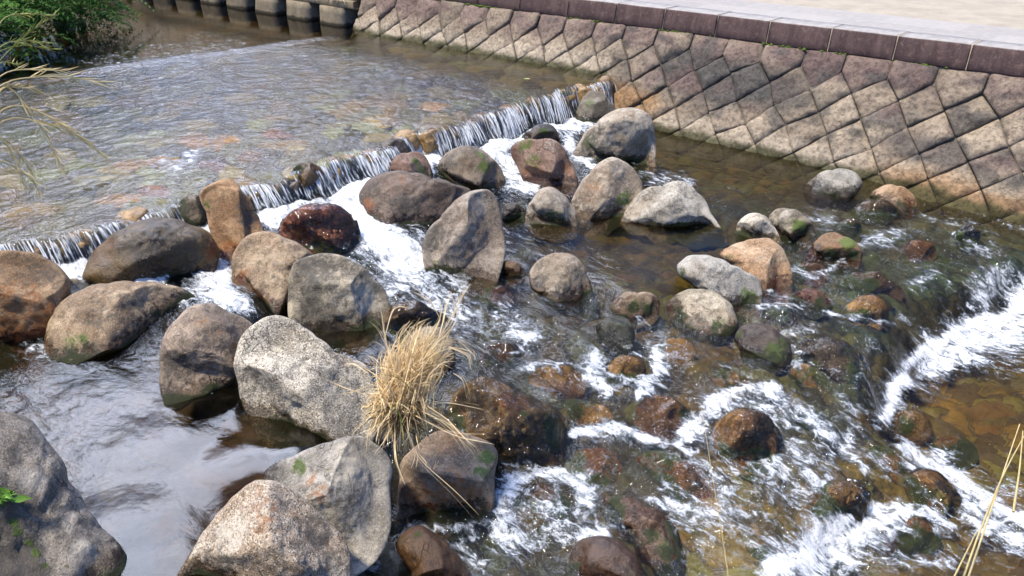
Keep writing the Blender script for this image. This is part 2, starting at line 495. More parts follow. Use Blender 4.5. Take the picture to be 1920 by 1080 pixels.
# ------------------------------------------------------------------ boulders traced as outlines, given their own distance, size and thickness
def icosphere(level_):
    bm = bmesh.new()
    bmesh.ops.create_icosphere(bm, subdivisions=level_, radius=1.0)
    V = np.array([v.co[:] for v in bm.verts])
    F = np.array([[v.index for v in f.verts] for f in bm.faces])
    bm.free()
    return V, F
ICO = {k: icosphere(k) for k in (3, 5, 6)}
WATERLINE = []
AWASH = []

def boulder(name, label, outline, ca, cb, seed, thick=0.85, speck=0.6, allwet=0.0, wetband=0.11, mossband=0.032, rustband=0.0,
            marks=(), facets=4, rough=0.042, profile=0.85, group='boulders and stones in the stream', cat='boulder', lvl=5, sink=1.75, zoff=0.0, flat=0.08, foam=1.0, dmul=1.0, strata=0.0, shear=0.5, faces=()):
    if allwet >= 0.95:
        thick, sink, shear = 0.6, 1.3, 0.2
    o_ = np.array(outline, dtype=float)
    cu, cv = (o_.min(0) + o_.max(0)) / 2
    rel = (o_ - [cu, cv]) / FPX
    ang = np.arctan2(-rel[:, 1], rel[:, 0])
    rad = np.hypot(rel[:, 0], rel[:, 1])
    k = np.argsort(ang)
    ang, rad = ang[k], rad[k]
    aa = np.concatenate([ang - 2 * np.pi, ang, ang + 2 * np.pi])
    rr = np.concatenate([rad] * 3)
    ft = np.linspace(-np.pi, np.pi, 361)
    fr = np.interp(ft, aa, rr)
    ker = np.hanning(9); ker /= ker.sum()
    fr = np.convolve(np.concatenate([fr[-5:-1], fr, fr[1:5]]), ker, 'valid')
    N_ = -ray(cu, cv); N_ /= np.linalg.norm(N_)
    R_ = RT - N_ * (RT @ N_); R_ /= np.linalg.norm(R_)
    U_ = np.cross(N_, R_)
    wid = (o_[:, 0].max() - o_[:, 0].min()) / FPX
    hei = (o_[:, 1].max() - o_[:, 1].min()) / FPX
    rmin = 0.5 * min(wid, hei * 1.15) * 0.55 + 0.5 * max(wid, hei) * 0.45
    b = thick * rmin
    rg = np.random.default_rng(seed)
    planes = []
    for _ in range(facets):
        n = rg.normal(size=3); n[2] = abs(n[2]) * 0.9 + 0.35
        n /= np.linalg.norm(n)
        planes.append((n, rg.uniform(0.62, 0.86)))
    for n, c in faces:
        n = np.array(n, dtype=float)
        planes.append((n / np.linalg.norm(n), c))
    vbot = o_[:, 1].max()

    def shape(V):
        sx = np.hypot(V[:, 0], V[:, 1])
        th = np.arctan2(V[:, 1], V[:, 0])
        r = np.interp(th, ft, fr)
        dn = np.clip(-np.sin(th), 0, 1)
        s = np.sin(np.arcsin(np.clip(sx, 0, 1)) * 1.0) ** profile
        yq = r * s * np.sin(th)
        flare = 1 + (0.16 * dn + 0.10 * dn * np.sin(th * 3 + seed)) * (yq < 0)
        yq = np.where(yq < 0, yq * sink, yq)
        Q = np.column_stack([r * s * np.cos(th) * flare, yq, b * V[:, 2] + shear * np.clip(-yq, 0, None)])    # the foot spreads outward
        ext = np.array([wid / 2, hei / 2, b])
        for n, c in planes:                      # flattened faces
            sup = np.linalg.norm(n * ext) * c
            dd = Q @ n - sup
            soft = flat * 0.25 * rmin
            cut = np.where(dd > -soft, (dd + soft) ** 2 / (4 * soft), 0)
            cut = np.where(dd > soft, dd, cut)
            Q = Q - n[None] * (cut * 0.9 * smooth(0.02, 0.55, np.abs(V[:, 2])))[:, None]
        nz = fbm(Q / rmin * 1.6 + seed * 7.1, seed, 4, 0.52)
        nz2 = fbm(Q / rmin * 5.0 + seed * 3.3, seed + 50, 3, 0.55)
        L = np.linalg.norm(Q, axis=1)[:, None] + 1e-9
        face = np.abs(V[:, 2])
        Q = Q + Q / L * ((nz * rough * 1.6 + nz2 * rough * 0.6) * rmin * (0.25 + 0.9 * face))[:, None]
        return Q

    Vc = ICO[3][0]
    Qc = shape(Vc)
    dirc = ray(cu, cv)

    def place(Q, d):
        return CAM + dirc * d + (Q[:, :1] * R_ + Q[:, 1:2] * U_ + Q[:, 2:] * N_) * d

    best = None
    guess = np.linalg.norm(at(cu, vbot, -0.3) - CAM) / np.linalg.norm(ray(cu, vbot))
    for d in np.linspace(guess * 0.80, guess * 1.22, 56):
        P = place(Qc, d)
        z = level(P[:, :2])[0] + zoff
        up = P[:, 2] > z
        if up.sum() < 4:
            continue
        _, vv, _ = proj(P[up])
        e = abs(vv.max() - vbot)
        if best is None or e < best[0]:
            best = (e, d)
    d = (best[1] if best else guess) * dmul * (1.028 if allwet >= 0.95 else 1.0)
    V, F = ICO[lvl]
    P = place(shape(V), d)
    if strata > 0:
        P = P + (U_ * 0.8 + N_ * 0.6)[None] * (strata * (fbm(P * np.array([1.3, 8.0, 8.0]), 77, 4, .6) + 0.5 * np.abs(fbm(P * np.array([2.5, 17.0, 17.0]), 78, 3)))[:, None]) * smooth(1.02, 0.6, np.hypot(V[:, 0], V[:, 1]))[:, None]
    z, _, _, _, _ = level(P[:, :2])
    nzv = fbm(P * 9, 5, 3)
    hgt = P[:, 2] - z - zoff
    wet = smooth(wetband + 0.05, wetband * 0.2, hgt + nzv * 0.03)
    at_ = {'wet': wet, 'moss': smooth(mossband + 0.03, mossband * 0.4, hgt + nzv * 0.04) * (1 if mossband > 0 else 0) * smooth(-0.45, 0.35, fbm(P * 4 + seed, 71, 2)),
           'rust': smooth(rustband + 0.02, 0.0, hgt + nzv * 0.02) * (1 if rustband > 0 else 0) * smooth(-0.5, 0.4, fbm(P * 3 + seed, 72, 2)),
           'dark': np.zeros(len(P)), 'lite': np.zeros(len(P))}
    pu, pv, pd = proj(P)
    for (mu, mv, mr, kind, s) in marks:           # patches on the stone: nearest front point, then a ball round it
        dd = (pu - mu) ** 2 + (pv - mv) ** 2 + 400 * ((pd - pd.min()) / (pd.max() - pd.min() + 1e-6)) ** 2
        c = P[np.argmin(dd)]
        R3 = mr / FPX * d
        q = np.linalg.norm(P - c, axis=1) / R3
        at_[kind] = np.maximum(at_[kind], s * smooth(1.25, 0.35, q + 0.35 * fbm(P * (0.9 / R3), 81 + seed, 3)))
    near = np.abs(P[:, 2] - z) < 0.02
    if near.any():
        WATERLINE.append((P[near][:, :2], foam))
    if allwet >= 0.85:
        k_ = P[:, 2] > z - 0.10
        AWASH.append(P[k_])
    c0 = P.mean(0)
    c0[2] = P[:, 2].min()
    o = link(name, mesh_np(name, P - c0, F, at_), rock_mat(name + '_stone', ca, cb, seed, speck, allwet))
    o.location = c0
    tag(o, label, cat, group)
    return o

TAN = ((.225, .155, .092), (.385, .29, .185)); BRN = ((.19, .115, .055), (.31, .205, .11)); GRY = ((.155, .135, .10), (.34, .29, .205))
LIT = ((.35, .31, .235), (.54, .485, .385)); DRK = ((.06, .05, .04), (.12, .09, .06)); ORG = ((.27, .145, .062), (.38, .24, .125))
RED = ((.14, .055, .03), (.22, .10, .06)); AMB = ((.29, .175, .06), (.43, .285, .115)); MAU = ((.12, .085, .075), (.19, .145, .125))

# (label, outline, colours, options)
B = [
('huge brown rounded boulder cut by the left edge of the view', [(-60,600),(-65,540),(-40,490),(0,472),(40,470),(75,480),(105,500),(120,522),(118,560),(104,590),(94,622),(72,646),(40,652),(0,652),(-40,645)], BRN, dict(lvl=6, marks=[(30,560,70,'rust',.45),(85,600,40,'rust',.7),(20,635,60,'rust',.8),(90,520,40,'dark',.5)], facets=2, wetband=.09)),
('small dark grey cobble wedged right of the huge brown boulder', [(112,545),(118,530),(130,523),(150,525),(165,532),(172,544),(160,560),(142,574),(125,584),(113,570)], GRY, dict(marks=[(140,550,40,'dark',.8)], cat='stone')),
('long oval brown boulder with a mossy green foot above the calm pool', [(106,620),(112,590),(130,565),(160,545),(205,532),(250,530),(300,532),(335,540),(362,560),(368,568),(352,580),(332,595),(320,618),(310,635),(280,650),(230,662),(175,669),(130,662),(108,645)], TAN, dict(lvl=6, mossband=.07, facets=2, marks=[(200,600,55,'dark',.5),(260,590,50,'dark',.5),(345,560,24,'dark',.7),(140,645,30,'moss',.6),(335,572,12,'moss',.7)])),
('broad dark wet boulder lapped by foam below the left end of the weir', [(168,500),(180,480),(205,455),(240,428),(275,412),(310,409),(350,420),(385,432),(400,455),(405,475),(392,490),(378,512),(355,530),(345,535),(320,525),(300,518),(240,512),(190,507)], ((.20,.14,.055),(.28,.20,.085)), dict(lvl=6, allwet=.75, marks=[(290,460,75,'dark',.8),(330,480,60,'dark',.8),(200,470,40,'rust',.35),(398,470,22,'rust',.9)], facets=2, rough=.05, thick=.7)),
('upright orange brown slab standing on end in the foam', [(378,366),(385,356),(400,345),(430,335),(440,338),(455,360),(475,395),(488,425),(491,437),(470,445),(452,455),(440,485),(428,490),(415,465),(403,430),(390,397)], ORG, dict(faces=[((-.3,.08,.95),.50),((.9,.12,.45),.52),((.1,.95,.35),.8)], marks=[(470,410,26,'dark',.8),(455,390,20,'dark',.5),(430,470,26,'rust',.8),(385,385,10,'moss',.6)], facets=1, thick=.6, profile=.55, rough=.03)),
('rounded brown boulder leaning against the upright orange slab', [(447,463),(460,447),(483,436),(510,435),(533,447),(567,463),(590,482),(580,500),(562,540),(547,567),(520,576),(480,571),(460,557),(447,533),(437,500),(440,477)], TAN, dict(lvl=6, marks=[(450,520,26,'rust',.7),(520,480,40,'lite',.25),(530,520,40,'dark',.4),(480,565,30,'rust',.6)], facets=3)),
('grey brown boulder with a pale lower right face beside the foam chute', [(545,515),(556,490),(580,480),(625,475),(660,490),(700,525),(725,550),(731,575),(715,590),(690,600),(650,612),(610,620),(590,612),(560,592),(545,560)], GRY, dict(faces=[((-.1,.75,.65),.58),((-.15,-.2,.97),.62),((.7,.1,.7),.6)], lvl=6, marks=[(690,560,46,'lite',.7),(640,560,30,'lite',.5),(590,500,50,'dark',.7),(640,500,40,'dark',.5),(580,570,40,'dark',.5)], facets=5, rough=.05)),
('egg shaped brown grey boulder standing in the calm pool', [(310,640),(317,622),(337,597),(355,577),(377,569),(400,571),(423,585),(450,593),(470,608),(462,628),(448,652),(444,684),(430,699),(400,711),(370,724),(345,737),(325,732),(315,715),(312,680)], ((.175,.135,.10),(.31,.24,.175)), dict(sink=1.35, lvl=6, mossband=.03, marks=[(395,600,45,'rust',.25),(340,690,45,'dark',.5)], facets=3)),
('long pale speckled granite boulder with the dry grass tuft at its right end', [(446,665),(452,640),(468,616),(490,599),(515,592),(540,598),(565,615),(590,632),(625,660),(660,672),(690,690),(702,720),(700,760),(690,797),(660,812),(620,829),(590,842),(568,839),(545,817),(510,787),(480,760),(458,730),(447,698)], LIT, dict(faces=[((.2,.6,.78),.50),((-.6,-.5,.6),.62),((.5,.3,.8),.6)], lvl=6, marks=[(470,720,50,'dark',.45),(530,790,40,'dark',.45),(520,640,40,'dark',.3),(640,680,60,'dark',.35)], facets=1, rough=.055, speck=1.4, wetband=.06, thick=.6, shear=.35)),  # dark marks at lower left paint its shaded front face
('grey boulder with a lit centre ridge painted pale in front of the dry grass tuft', [(498,885),(520,868),(550,858),(585,842),(615,832),(645,820),(676,818),(700,833),(722,850),(732,868),(733,890),(728,920),(725,955),(712,975),(690,990),(660,1000),(630,995),(600,977),(560,950),(520,925),(500,905)], ((.20,.185,.16),(.32,.295,.25)), dict(faces=[((-.5,.5,.7),.55),((.65,.15,.75),.6)], lvl=6, marks=[(665,870,46,'lite',.8),(560,880,22,'moss',.5),(650,970,60,'dark',.5),(580,905,20,'rust',.4),(600,930,30,'rust',.4)], facets=4, wetband=.09, dmul=.93)),  # lite mark paints the light falling on the ridge
('round amber brown boulder with a green moss patch on its right flank', [(750,870),(757,857),(780,837),(800,820),(822,809),(847,809),(887,820),(920,832),(932,850),(930,880),(922,912),(915,937),(890,955),(855,970),(817,981),(787,980),(763,966),(755,933),(751,900)], ((.19,.13,.08),(.29,.215,.14)), dict(sink=1.45, lvl=6, marks=[(910,860,22,'moss',1.),(903,885,16,'moss',.8),(850,900,50,'rust',.6),(880,930,40,'rust',.6),(790,940,50,'rust',.55),(925,840,20,'dark',.7),(850,830,30,'rust',.3)], facets=2, wetband=.08)),
('big pale peach and grey boulder cut by the bottom edge of the view', [(345,1075),(360,1040),(377,1017),(397,987),(423,950),(447,920),(467,905),(490,903),(520,910),(550,927),(583,953),(613,983),(640,1003),(655,1030),(655,1050),(645,1075),(610,1110),(540,1130),(450,1130),(370,1110)], ((.36,.27,.18),(.46,.40,.32)), dict(faces=[((-.55,.35,.75),.58),((.6,.45,.66),.58)], lvl=6, speck=1.3, marks=[(500,960,40,'rust',.4),(480,930,30,'rust',.3),(590,1000,46,'dark',.7),(400,1060,40,'dark',.6),(620,1050,46,'dark',.6),(430,1000,46,'lite',.6)], facets=5, rough=.05, shear=.2, dmul=.98)),
('long dark brown wet stone lying low at the bottom edge', [(740,1022),(750,1003),(770,990),(790,987),(807,997),(827,1013),(847,1033),(867,1053),(888,1080),(892,1105),(850,1118),(810,1092),(775,1062),(745,1037)], ((.15,.085,.04),(.20,.12,.055)), dict(allwet=.8, marks=[(785,1000,10,'moss',.8)], facets=2)),
('big angular brown boulder with a pointed top in the middle of the stream', [(795,447),(803,430),(825,410),(845,385),(865,368),(890,358),(915,356),(928,365),(937,390),(943,425),(946,454),(935,474),(915,494),(885,504),(845,509),(825,499),(805,477)], ((.20,.155,.115),(.31,.26,.205)), dict(faces=[((-.62,.25,.74),.55),((.78,.2,.6),.55),((0,-.3,.95),.7)], lvl=6, marks=[(900,390,36,'lite',.45),(815,450,36,'dark',.7),(880,470,36,'rust',.25),(830,498,20,'moss',.4),(920,420,26,'dark',.4)], facets=5, wetband=.05, rough=.045)),  # lite right ridge and dark left flank are painted light and shade
('long low dark brown boulder across the foam beside the pointed boulder', [(678,358),(690,340),(710,328),(735,322),(770,325),(810,335),(850,346),(885,356),(870,372),(847,389),(825,405),(790,415),(750,421),(720,418),(690,408),(680,388),(674,368)], ((.12,.085,.06),(.21,.155,.115)), dict(lvl=6, marks=[(690,395,26,'rust',.7),(740,345,30,'rust',.3),(760,390,40,'dark',.7),(700,360,30,'dark',.5)], facets=4, allwet=.25)),
('dark dome shaped boulder with a vertical moss stripe just below the weir', [(820,312),(830,295),(850,280),(872,273),(900,280),(920,295),(937,313),(946,330),(925,342),(905,352),(880,358),(850,353),(825,344),(819,327)], ((.14,.11,.075),(.22,.175,.125)), dict(marks=[(908,310,16,'moss',.9),(902,290,12,'moss',.7),(840,305,30,'dark',.7),(880,280,30,'dark',.4)], facets=2)),
('reddish brown angular boulder with a green top left of the big pale one', [(957,277),(973,265),(1007,263),(1040,263),(1057,277),(1067,300),(1080,333),(1060,348),(1023,342),(993,329),(973,312),(959,295)], ((.16,.09,.06),(.25,.165,.12)), dict(marks=[(985,272,20,'moss',.7),(1000,300,20,'moss',.5),(1060,320,20,'rust',.5),(1000,320,30,'rust',.4),(1035,270,20,'lite',.4)], facets=5)),
('small dark mossy stone half hidden behind the reddish boulder', [(975,262),(995,245),(1015,233),(1035,235),(1048,255),(1050,275),(1020,276),(985,272)], DRK, dict(marks=[(1020,245,12,'moss',.9)], allwet=.5, cat='stone')),
('biggest pale tan boulder near the wall with a dark green lower left side', [(1073,283),(1090,260),(1117,233),(1140,213),(1170,203),(1193,203),(1213,213),(1225,240),(1228,267),(1220,295),(1190,305),(1167,303),(1133,300),(1107,296),(1080,292)], ((.30,.25,.18),(.40,.345,.27)), dict(lvl=6, marks=[(1105,275,26,'dark',.9),(1130,290,26,'dark',.8),(1105,265,16,'moss',.45),(1190,245,36,'lite',.6),(1120,245,20,'dark',.6),(1200,296,14,'rust',.4)], facets=4)),
('grey green stone at the foot of the wall beside the weir', [(1082,217),(1090,190),(1103,172),(1120,172),(1140,190),(1155,207),(1150,222),(1120,232),(1090,229)], ((.13,.115,.085),(.2,.175,.13)), dict(marks=[(1105,190,12,'moss',.6)], allwet=.2)),
('smooth tan boulder between the big pale boulder and the flat pyramid', [(1072,374),(1085,350),(1105,325),(1125,305),(1147,295),(1170,303),(1193,325),(1205,347),(1203,364),(1180,380),(1150,396),(1115,408),(1090,406),(1078,393)], ((.25,.195,.135),(.37,.31,.235)), dict(lvl=6, marks=[(1170,375,20,'moss',.7),(1095,380,26,'dark',.5),(1110,360,26,'rust',.35),(1160,330,30,'lite',.3)], facets=3)),
('small pyramid of grey tan stone left of the smooth tan boulder', [(985,407),(998,375),(1010,357),(1030,350),(1050,360),(1068,380),(1082,407),(1080,420),(1060,424),(1025,422),(995,414)], ((.24,.20,.15),(.34,.30,.24)), dict(marks=[(1040,415,26,'moss',.6),(1000,395,20,'dark',.6)], facets=4)),
('little dark brown stone behind the pointed boulder', [(938,400),(945,386),(960,380),(978,388),(985,402),(975,413),(950,414)], DRK, dict(allwet=.5, cat='stone')),
('flat pale pyramid boulder with a straight green foot', [(1165,407),(1185,380),(1205,357),(1240,350),(1285,343),(1305,360),(1330,395),(1353,422),(1352,430),(1320,428),(1270,423),(1220,418),(1185,415)], ((.30,.275,.225),(.42,.385,.32)), dict(faces=[((-.35,.62,.7),.52),((.6,.5,.6),.52),((0,-.1,1),.7)], lvl=6, mossband=.035, marks=[(1270,380,26,'dark',.35)], facets=5, rough=.045, wetband=.03)),
('smooth tan teardrop boulder alone in the amber pool', [(991,517),(1005,492),(1025,480),(1050,474),(1075,478),(1090,492),(1100,515),(1110,545),(1112,562),(1090,566),(1060,553),(1020,538),(998,530)], ((.23,.185,.13),(.35,.295,.225)), dict(lvl=6, marks=[(1010,525,22,'dark',.6),(1050,545,22,'dark',.6),(1070,500,26,'lite',.35),(1095,555,12,'moss',.6)], facets=3)),  # lite upper right and dark lower left paint how light falls
('little brown angular stone left of the teardrop boulder', [(926,505),(940,492),(958,490),(980,503),(985,512),(968,522),(940,518)], BRN, dict(allwet=.4, cat='stone', facets=5)),
('oblong pale grey boulder with a mossy lower right end', [(1270,497),(1290,480),(1310,478),(1340,483),(1370,497),(1397,510),(1420,523),(1426,542),(1420,562),(1403,575),(1387,579),(1373,562),(1353,549),(1323,539),(1300,532),(1273,517)], ((.27,.255,.225),(.38,.36,.31)), dict(lvl=6, marks=[(1405,560,20,'moss',.9),(1340,520,26,'dark',.4),(1400,570,14,'moss',.9),(1280,510,12,'moss',.6)], facets=3, rustband=.02)),
('peach orange boulder behind the oblong pale grey one', [(1349,474),(1367,463),(1393,453),(1420,447),(1443,447),(1460,460),(1472,483),(1481,515),(1477,533),(1460,539),(1433,539),(1420,526),(1395,511),(1372,496),(1352,485)], ((.36,.23,.125),(.45,.33,.21)), dict(lvl=6, marks=[(1430,480,30,'lite',.25),(1450,525,26,'rust',.45),(1365,480,12,'moss',.4)], facets=3, rustband=.03)),
('rounded tan boulder with a moss skirt nearest the oblong grey one', [(1250,575),(1263,557),(1280,547),(1307,542),(1333,545),(1357,560),(1372,573),(1379,592),(1370,609),(1347,620),(1323,620),(1300,612),(1273,602),(1257,592)], ((.28,.235,.16),(.38,.33,.245)), dict(lvl=6, mossband=.055, marks=[(1345,612,20,'moss',.9),(1275,595,20,'moss',.8),(1310,585,30,'dark',.3)], facets=3, rustband=.02)),
('small pale cream boulder above the peach orange one', [(1381,427),(1393,408),(1413,399),(1427,402),(1447,423),(1460,447),(1447,454),(1415,452),(1393,450),(1383,440)], LIT, dict(facets=4, speck=.8)),
('grey stone with a bright moss pad right of the small cream boulder', [(1442,407),(1455,392),(1480,392),(1505,405),(1522,420),(1526,437),(1510,447),(1480,450),(1460,442),(1450,427)], GRY, dict(marks=[(1500,425,18,'moss',.9),(1470,400,16,'lite',.6),(1455,420,18,'dark',.6)], facets=4)),
('brown stone split by a bright moss stripe in the right rapids', [(1518,477),(1533,450),(1553,437),(1580,443),(1600,453),(1614,470),(1607,485),(1580,492),(1553,492),(1527,487)], ((.20,.12,.06),(.26,.17,.1)), dict(marks=[(1590,455,18,'moss',.9),(1600,478,18,'moss',.8),(1560,480,18,'moss',.7),(1530,470,16,'dark',.6)], facets=4, rustband=.03)),
('smooth grey stone close to the foot of the wall', [(1510,352),(1530,332),(1560,320),(1585,318),(1605,328),(1614,345),(1600,357),(1570,364),(1540,368),(1518,364)], ((.2,.185,.155),(.32,.3,.25)), dict(marks=[(1530,352,18,'dark',.6),(1570,345,20,'lite',.4)], facets=3)),
('orange tan stone beside the smooth grey one at the wall foot', [(1632,367),(1650,352),(1680,349),(1703,360),(1716,378),(1712,390),(1685,392),(1655,384)], ((.30,.19,.10),(.36,.25,.15)), dict(marks=[(1690,385,16,'moss',.6),(1650,372,14,'dark',.6)], facets=2)),
('dark mauve boulder with a bright green right shoulder in the rapids', [(1378,634),(1390,613),(1413,606),(1440,610),(1463,627),(1480,643),(1477,665),(1450,679),(1423,687),(1405,672),(1388,652)], ((.09,.065,.05),(.14,.10,.075)), dict(allwet=.6, marks=[(1455,660,26,'moss',.9),(1430,678,18,'moss',.8),(1470,640,14,'moss',.7),(1385,625,12,'moss',.5)], facets=3, rustband=.03)),
('dark awash stone with a green rim at the top of the dark chute', [(1493,649),(1530,635),(1563,637),(1590,650),(1605,670),(1603,695),(1580,699),(1547,684),(1513,669)], DRK, dict(allwet=.9, marks=[(1590,655,16,'moss',.9),(1600,680,14,'moss',.8)], facets=2)),
('small low brown stone with a green end between peach boulder and chute', [(1480,562),(1500,546),(1525,543),(1545,555),(1557,570),(1540,579),(1510,577),(1488,572)], RED, dict(allwet=.7, marks=[(1535,565,16,'moss',.9)], facets=2, cat='stone')),
('ribbed brown stone under a film of water above the dark chute', [(1582,587),(1600,565),(1625,553),(1650,560),(1665,580),(1655,602),(1630,614),(1610,607),(1590,599)], AMB, dict(allwet=1., facets=2, rough=.06)),
('dark green rounded stone awash left of the moss skirted boulder', [(1117,612),(1140,595),(1165,593),(1185,607),(1190,627),(1175,642),(1150,647),(1130,637)], ((.06,.07,.04),(.1,.1,.06)), dict(allwet=.8, marks=[(1170,610,18,'moss',.5)], facets=2)),
('low tan stone with green moss at the lip of the amber pool', [(1142,577),(1160,557),(1195,550),(1225,552),(1237,568),(1232,587),(1205,594),(1175,590),(1155,585)], TAN, dict(marks=[(1185,575,20,'moss',.8),(1215,580,16,'moss',.7)], facets=3, rustband=.03, allwet=.2)),
('amber brown cobble ringed by foam in the middle rapids', [(1138,702),(1150,675),(1180,667),(1205,675),(1210,702),(1195,724),(1170,732),(1145,722)], AMB, dict(allwet=1., facets=3, rough=.06)),
('small amber brown cobble awash below the moss skirted boulder', [(1226,660),(1240,642),(1268,635),(1295,643),(1305,662),(1290,680),(1255,684),(1235,675)], AMB, dict(allwet=1., facets=3, cat='stone')),
('round orange and black boulder inside the white foam arc', [(1337,822),(1347,790),(1370,773),(1400,767),(1427,775),(1443,790),(1452,815),(1440,845),(1420,864),(1397,862),(1370,849),(1350,835)], ((.22,.12,.035),(.30,.18,.06)), dict(lvl=6, allwet=.9, marks=[(1415,820,36,'dark',.8),(1395,850,26,'rust',.8),(1440,800,20,'dark',.7)], facets=3, rough=.06)),
('broad brown boulder awash left of the white foam arc', [(1188,777),(1205,752),(1240,742),(1275,755),(1292,780),(1288,812),(1265,832),(1235,830),(1205,817),(1190,797)], ((.17,.09,.04),(.22,.13,.065)), dict(allwet=1., facets=3, rough=.07)),
('low brown stone dripping between the grey water and the foam line', [(1058,779),(1070,763),(1093,757),(1120,758),(1143,770),(1152,785),(1133,799),(1100,807),(1073,802),(1062,792)], AMB, dict(allwet=1., facets=3, rough=.07)),
('wide dark slab streaming with water right of the dry grass tuft', [(838,770),(852,738),(872,720),(905,707),(930,714),(967,738),(1007,755),(1040,768),(1054,785),(1057,825),(1050,862),(1020,884),(970,886),(915,874),(890,840),(860,800)], ((.20,.135,.055),(.30,.21,.09)), dict(lvl=6, allwet=1., marks=[(1035,800,28,'moss',.9),(1040,830,22,'moss',.8),(980,775,12,'moss',.7),(900,770,50,'dark',.7),(950,820,50,'dark',.6),(960,750,40,'rust',.45)], facets=5, rough=.06, thick=.7)),
('orange brown wet boulder left of the two below the foam line', [(1070,867),(1083,848),(1113,840),(1140,845),(1163,867),(1170,892),(1160,912),(1133,915),(1107,909),(1080,892)], ((.24,.125,.035),(.31,.18,.06)), dict(allwet=1., marks=[(1140,890,30,'dark',.7)], facets=3, rough=.08)),
('larger orange and dark wet boulder right of its orange brown neighbour', [(1187,879),(1200,853),(1223,845),(1253,850),(1280,862),(1313,878),(1336,905),(1340,934),(1315,944),(1270,945),(1235,937),(1205,917),(1190,899)], ((.22,.12,.045),(.30,.17,.07)), dict(lvl=6, allwet=1., marks=[(1300,920,36,'dark',.7),(1240,915,36,'dark',.5),(1320,940,20,'rust',.7)], facets=3, rough=.08)),
('dark brown boulder in a ring of white water near the bottom centre', [(960,939),(970,920),(997,908),(1027,910),(1053,927),(1080,947),(1090,969),(1083,982),(1057,985),(1017,979),(980,965),(967,955)], ((.16,.085,.04),(.18,.115,.06)), dict(allwet=1., marks=[(1040,965,40,'dark',.7)], facets=3, rough=.07)),
('smooth long brown boulder with a green tip near the bottom edge', [(1122,949),(1133,935),(1160,932),(1190,935),(1220,950),(1250,970),(1270,997),(1273,1025),(1257,1045),(1233,1052),(1213,1032),(1187,1005),(1160,985),(1133,972)], ((.17,.095,.045),(.22,.14,.075)), dict(lvl=6, allwet=.6, marks=[(1225,1000,18,'moss',.8),(1255,1030,28,'moss',.8),(1260,985,14,'moss',.7)], facets=2)),
('dark mauve round boulder cut by the bottom edge of the view', [(1067,1052),(1080,1020),(1110,1008),(1150,1012),(1180,1030),(1202,1055),(1205,1087),(1170,1107),(1110,1107),(1075,1087)], ((.11,.07,.055),(.17,.105,.07)), dict(allwet=.8, marks=[(1185,1075,16,'moss',.5)], facets=2)),
('flat reddish brown stone swept by foam right of the upright slab', [(527,432),(540,405),(565,390),(600,386),(635,388),(655,405),(664,432),(650,450),(620,457),(590,465),(560,460),(535,447)], ((.30,.10,.05),(.38,.18,.10)), dict(lvl=6, allwet=.9, facets=3, rough=.06, thick=.6)),
('small reddish stone with a black mossy right half under the weir', [(725,314),(740,295),(765,287),(790,287),(805,305),(810,327),(790,337),(760,332),(735,324)], ((.19,.11,.075),(.26,.17,.125)), dict(marks=[(785,315,22,'dark',.9),(780,300,12,'moss',.8),(790,320,12,'moss',.8)], facets=4, allwet=.3)),
('amber cobble with a dark right side in the lower right rapids', [(1697,907),(1715,888),(1740,882),(1765,895),(1778,918),(1765,940),(1740,944),(1715,932)], ((.25,.14,.045),(.31,.19,.075)), dict(allwet=.9, marks=[(1768,915,20,'dark',.8)], facets=2, cat='stone')),
('broad amber stone awash left of the dark sided amber cobble', [(1608,872),(1622,845),(1652,836),(1680,848),(1694,876),(1680,900),(1645,906),(1618,894)], AMB, dict(allwet=1., facets=2, rough=.06, cat='stone')),
('long flat amber stone awash beside the lowest white foam', [(1488,990),(1500,955),(1530,925),(1570,905),(1608,905),(1618,925),(1590,955),(1555,985),(1520,1005)], ((.25,.16,.06),(.33,.22,.09)), dict(allwet=1., facets=2, rough=.06)),
('brown stone in the falling curtain near the left part of the weir', [(545,345),(550,318),(568,306),(590,308),(606,322),(608,345),(590,356),(562,356)], ((.2,.135,.065),(.27,.19,.1)), dict(allwet=.8, facets=4, cat='stone')),
('small ochre stone in the weir just left of the upright slab', [(336,392),(342,374),(360,366),(380,372),(392,388),(380,404),(352,404)], ((.2,.15,.07),(.27,.21,.11)), dict(allwet=.8, facets=4, cat='stone')),
('low reddish cobble under clear water above the dry grass tuft', [(898,560),(906,544),(928,538),(955,543),(966,558),(955,572),(925,577),(905,571)], ((.16,.08,.05),(.22,.12,.08)), dict(allwet=1., facets=2, cat='stone')),
('dull brown stone awash just behind the top of the dry grass tuft', [(716,600),(730,575),(760,568),(800,578),(828,596),(826,612),(790,618),(745,616)], ((.12,.085,.05),(.18,.13,.08)), dict(allwet=.9, facets=3)),
('grey brown stone half hidden behind the dry grass tuft', [(760,660),(768,630),(795,614),(830,618),(850,640),(848,668),(820,684),(780,682)], ((.2,.165,.125),(.28,.235,.18)), dict(allwet=.3, facets=3)),
('flat brown stone awash left of the amber brown cobble', [(990,712),(1005,692),(1040,688),(1080,698),(1104,716),(1096,734),(1050,738),(1010,730)], AMB, dict(allwet=1., facets=3, rough=.06)),
('little dark brown stone right of the dry grass tuft', [(898,668),(910,650),(935,643),(962,648),(978,664),(965,682),(930,686),(908,680)], ((.14,.085,.04),(.2,.13,.065)), dict(allwet=1., facets=3, cat='stone')),
('flat dark brown stone tucked under the right side of the peach boulder', [(1484,520),(1492,500),(1520,494),(1546,502),(1552,520),(1540,538),(1510,540),(1490,534)], ((.15,.08,.04),(.2,.12,.06)), dict(allwet=1., facets=4, cat='stone')),
('dark mossy stone awash between the two stones at the wall foot', [(1598,400),(1612,383),(1640,376),(1668,384),(1680,400),(1664,414),(1630,418),(1606,412)], ((.09,.075,.045),(.15,.11,.06)), dict(allwet=1., facets=3, cat='stone')),
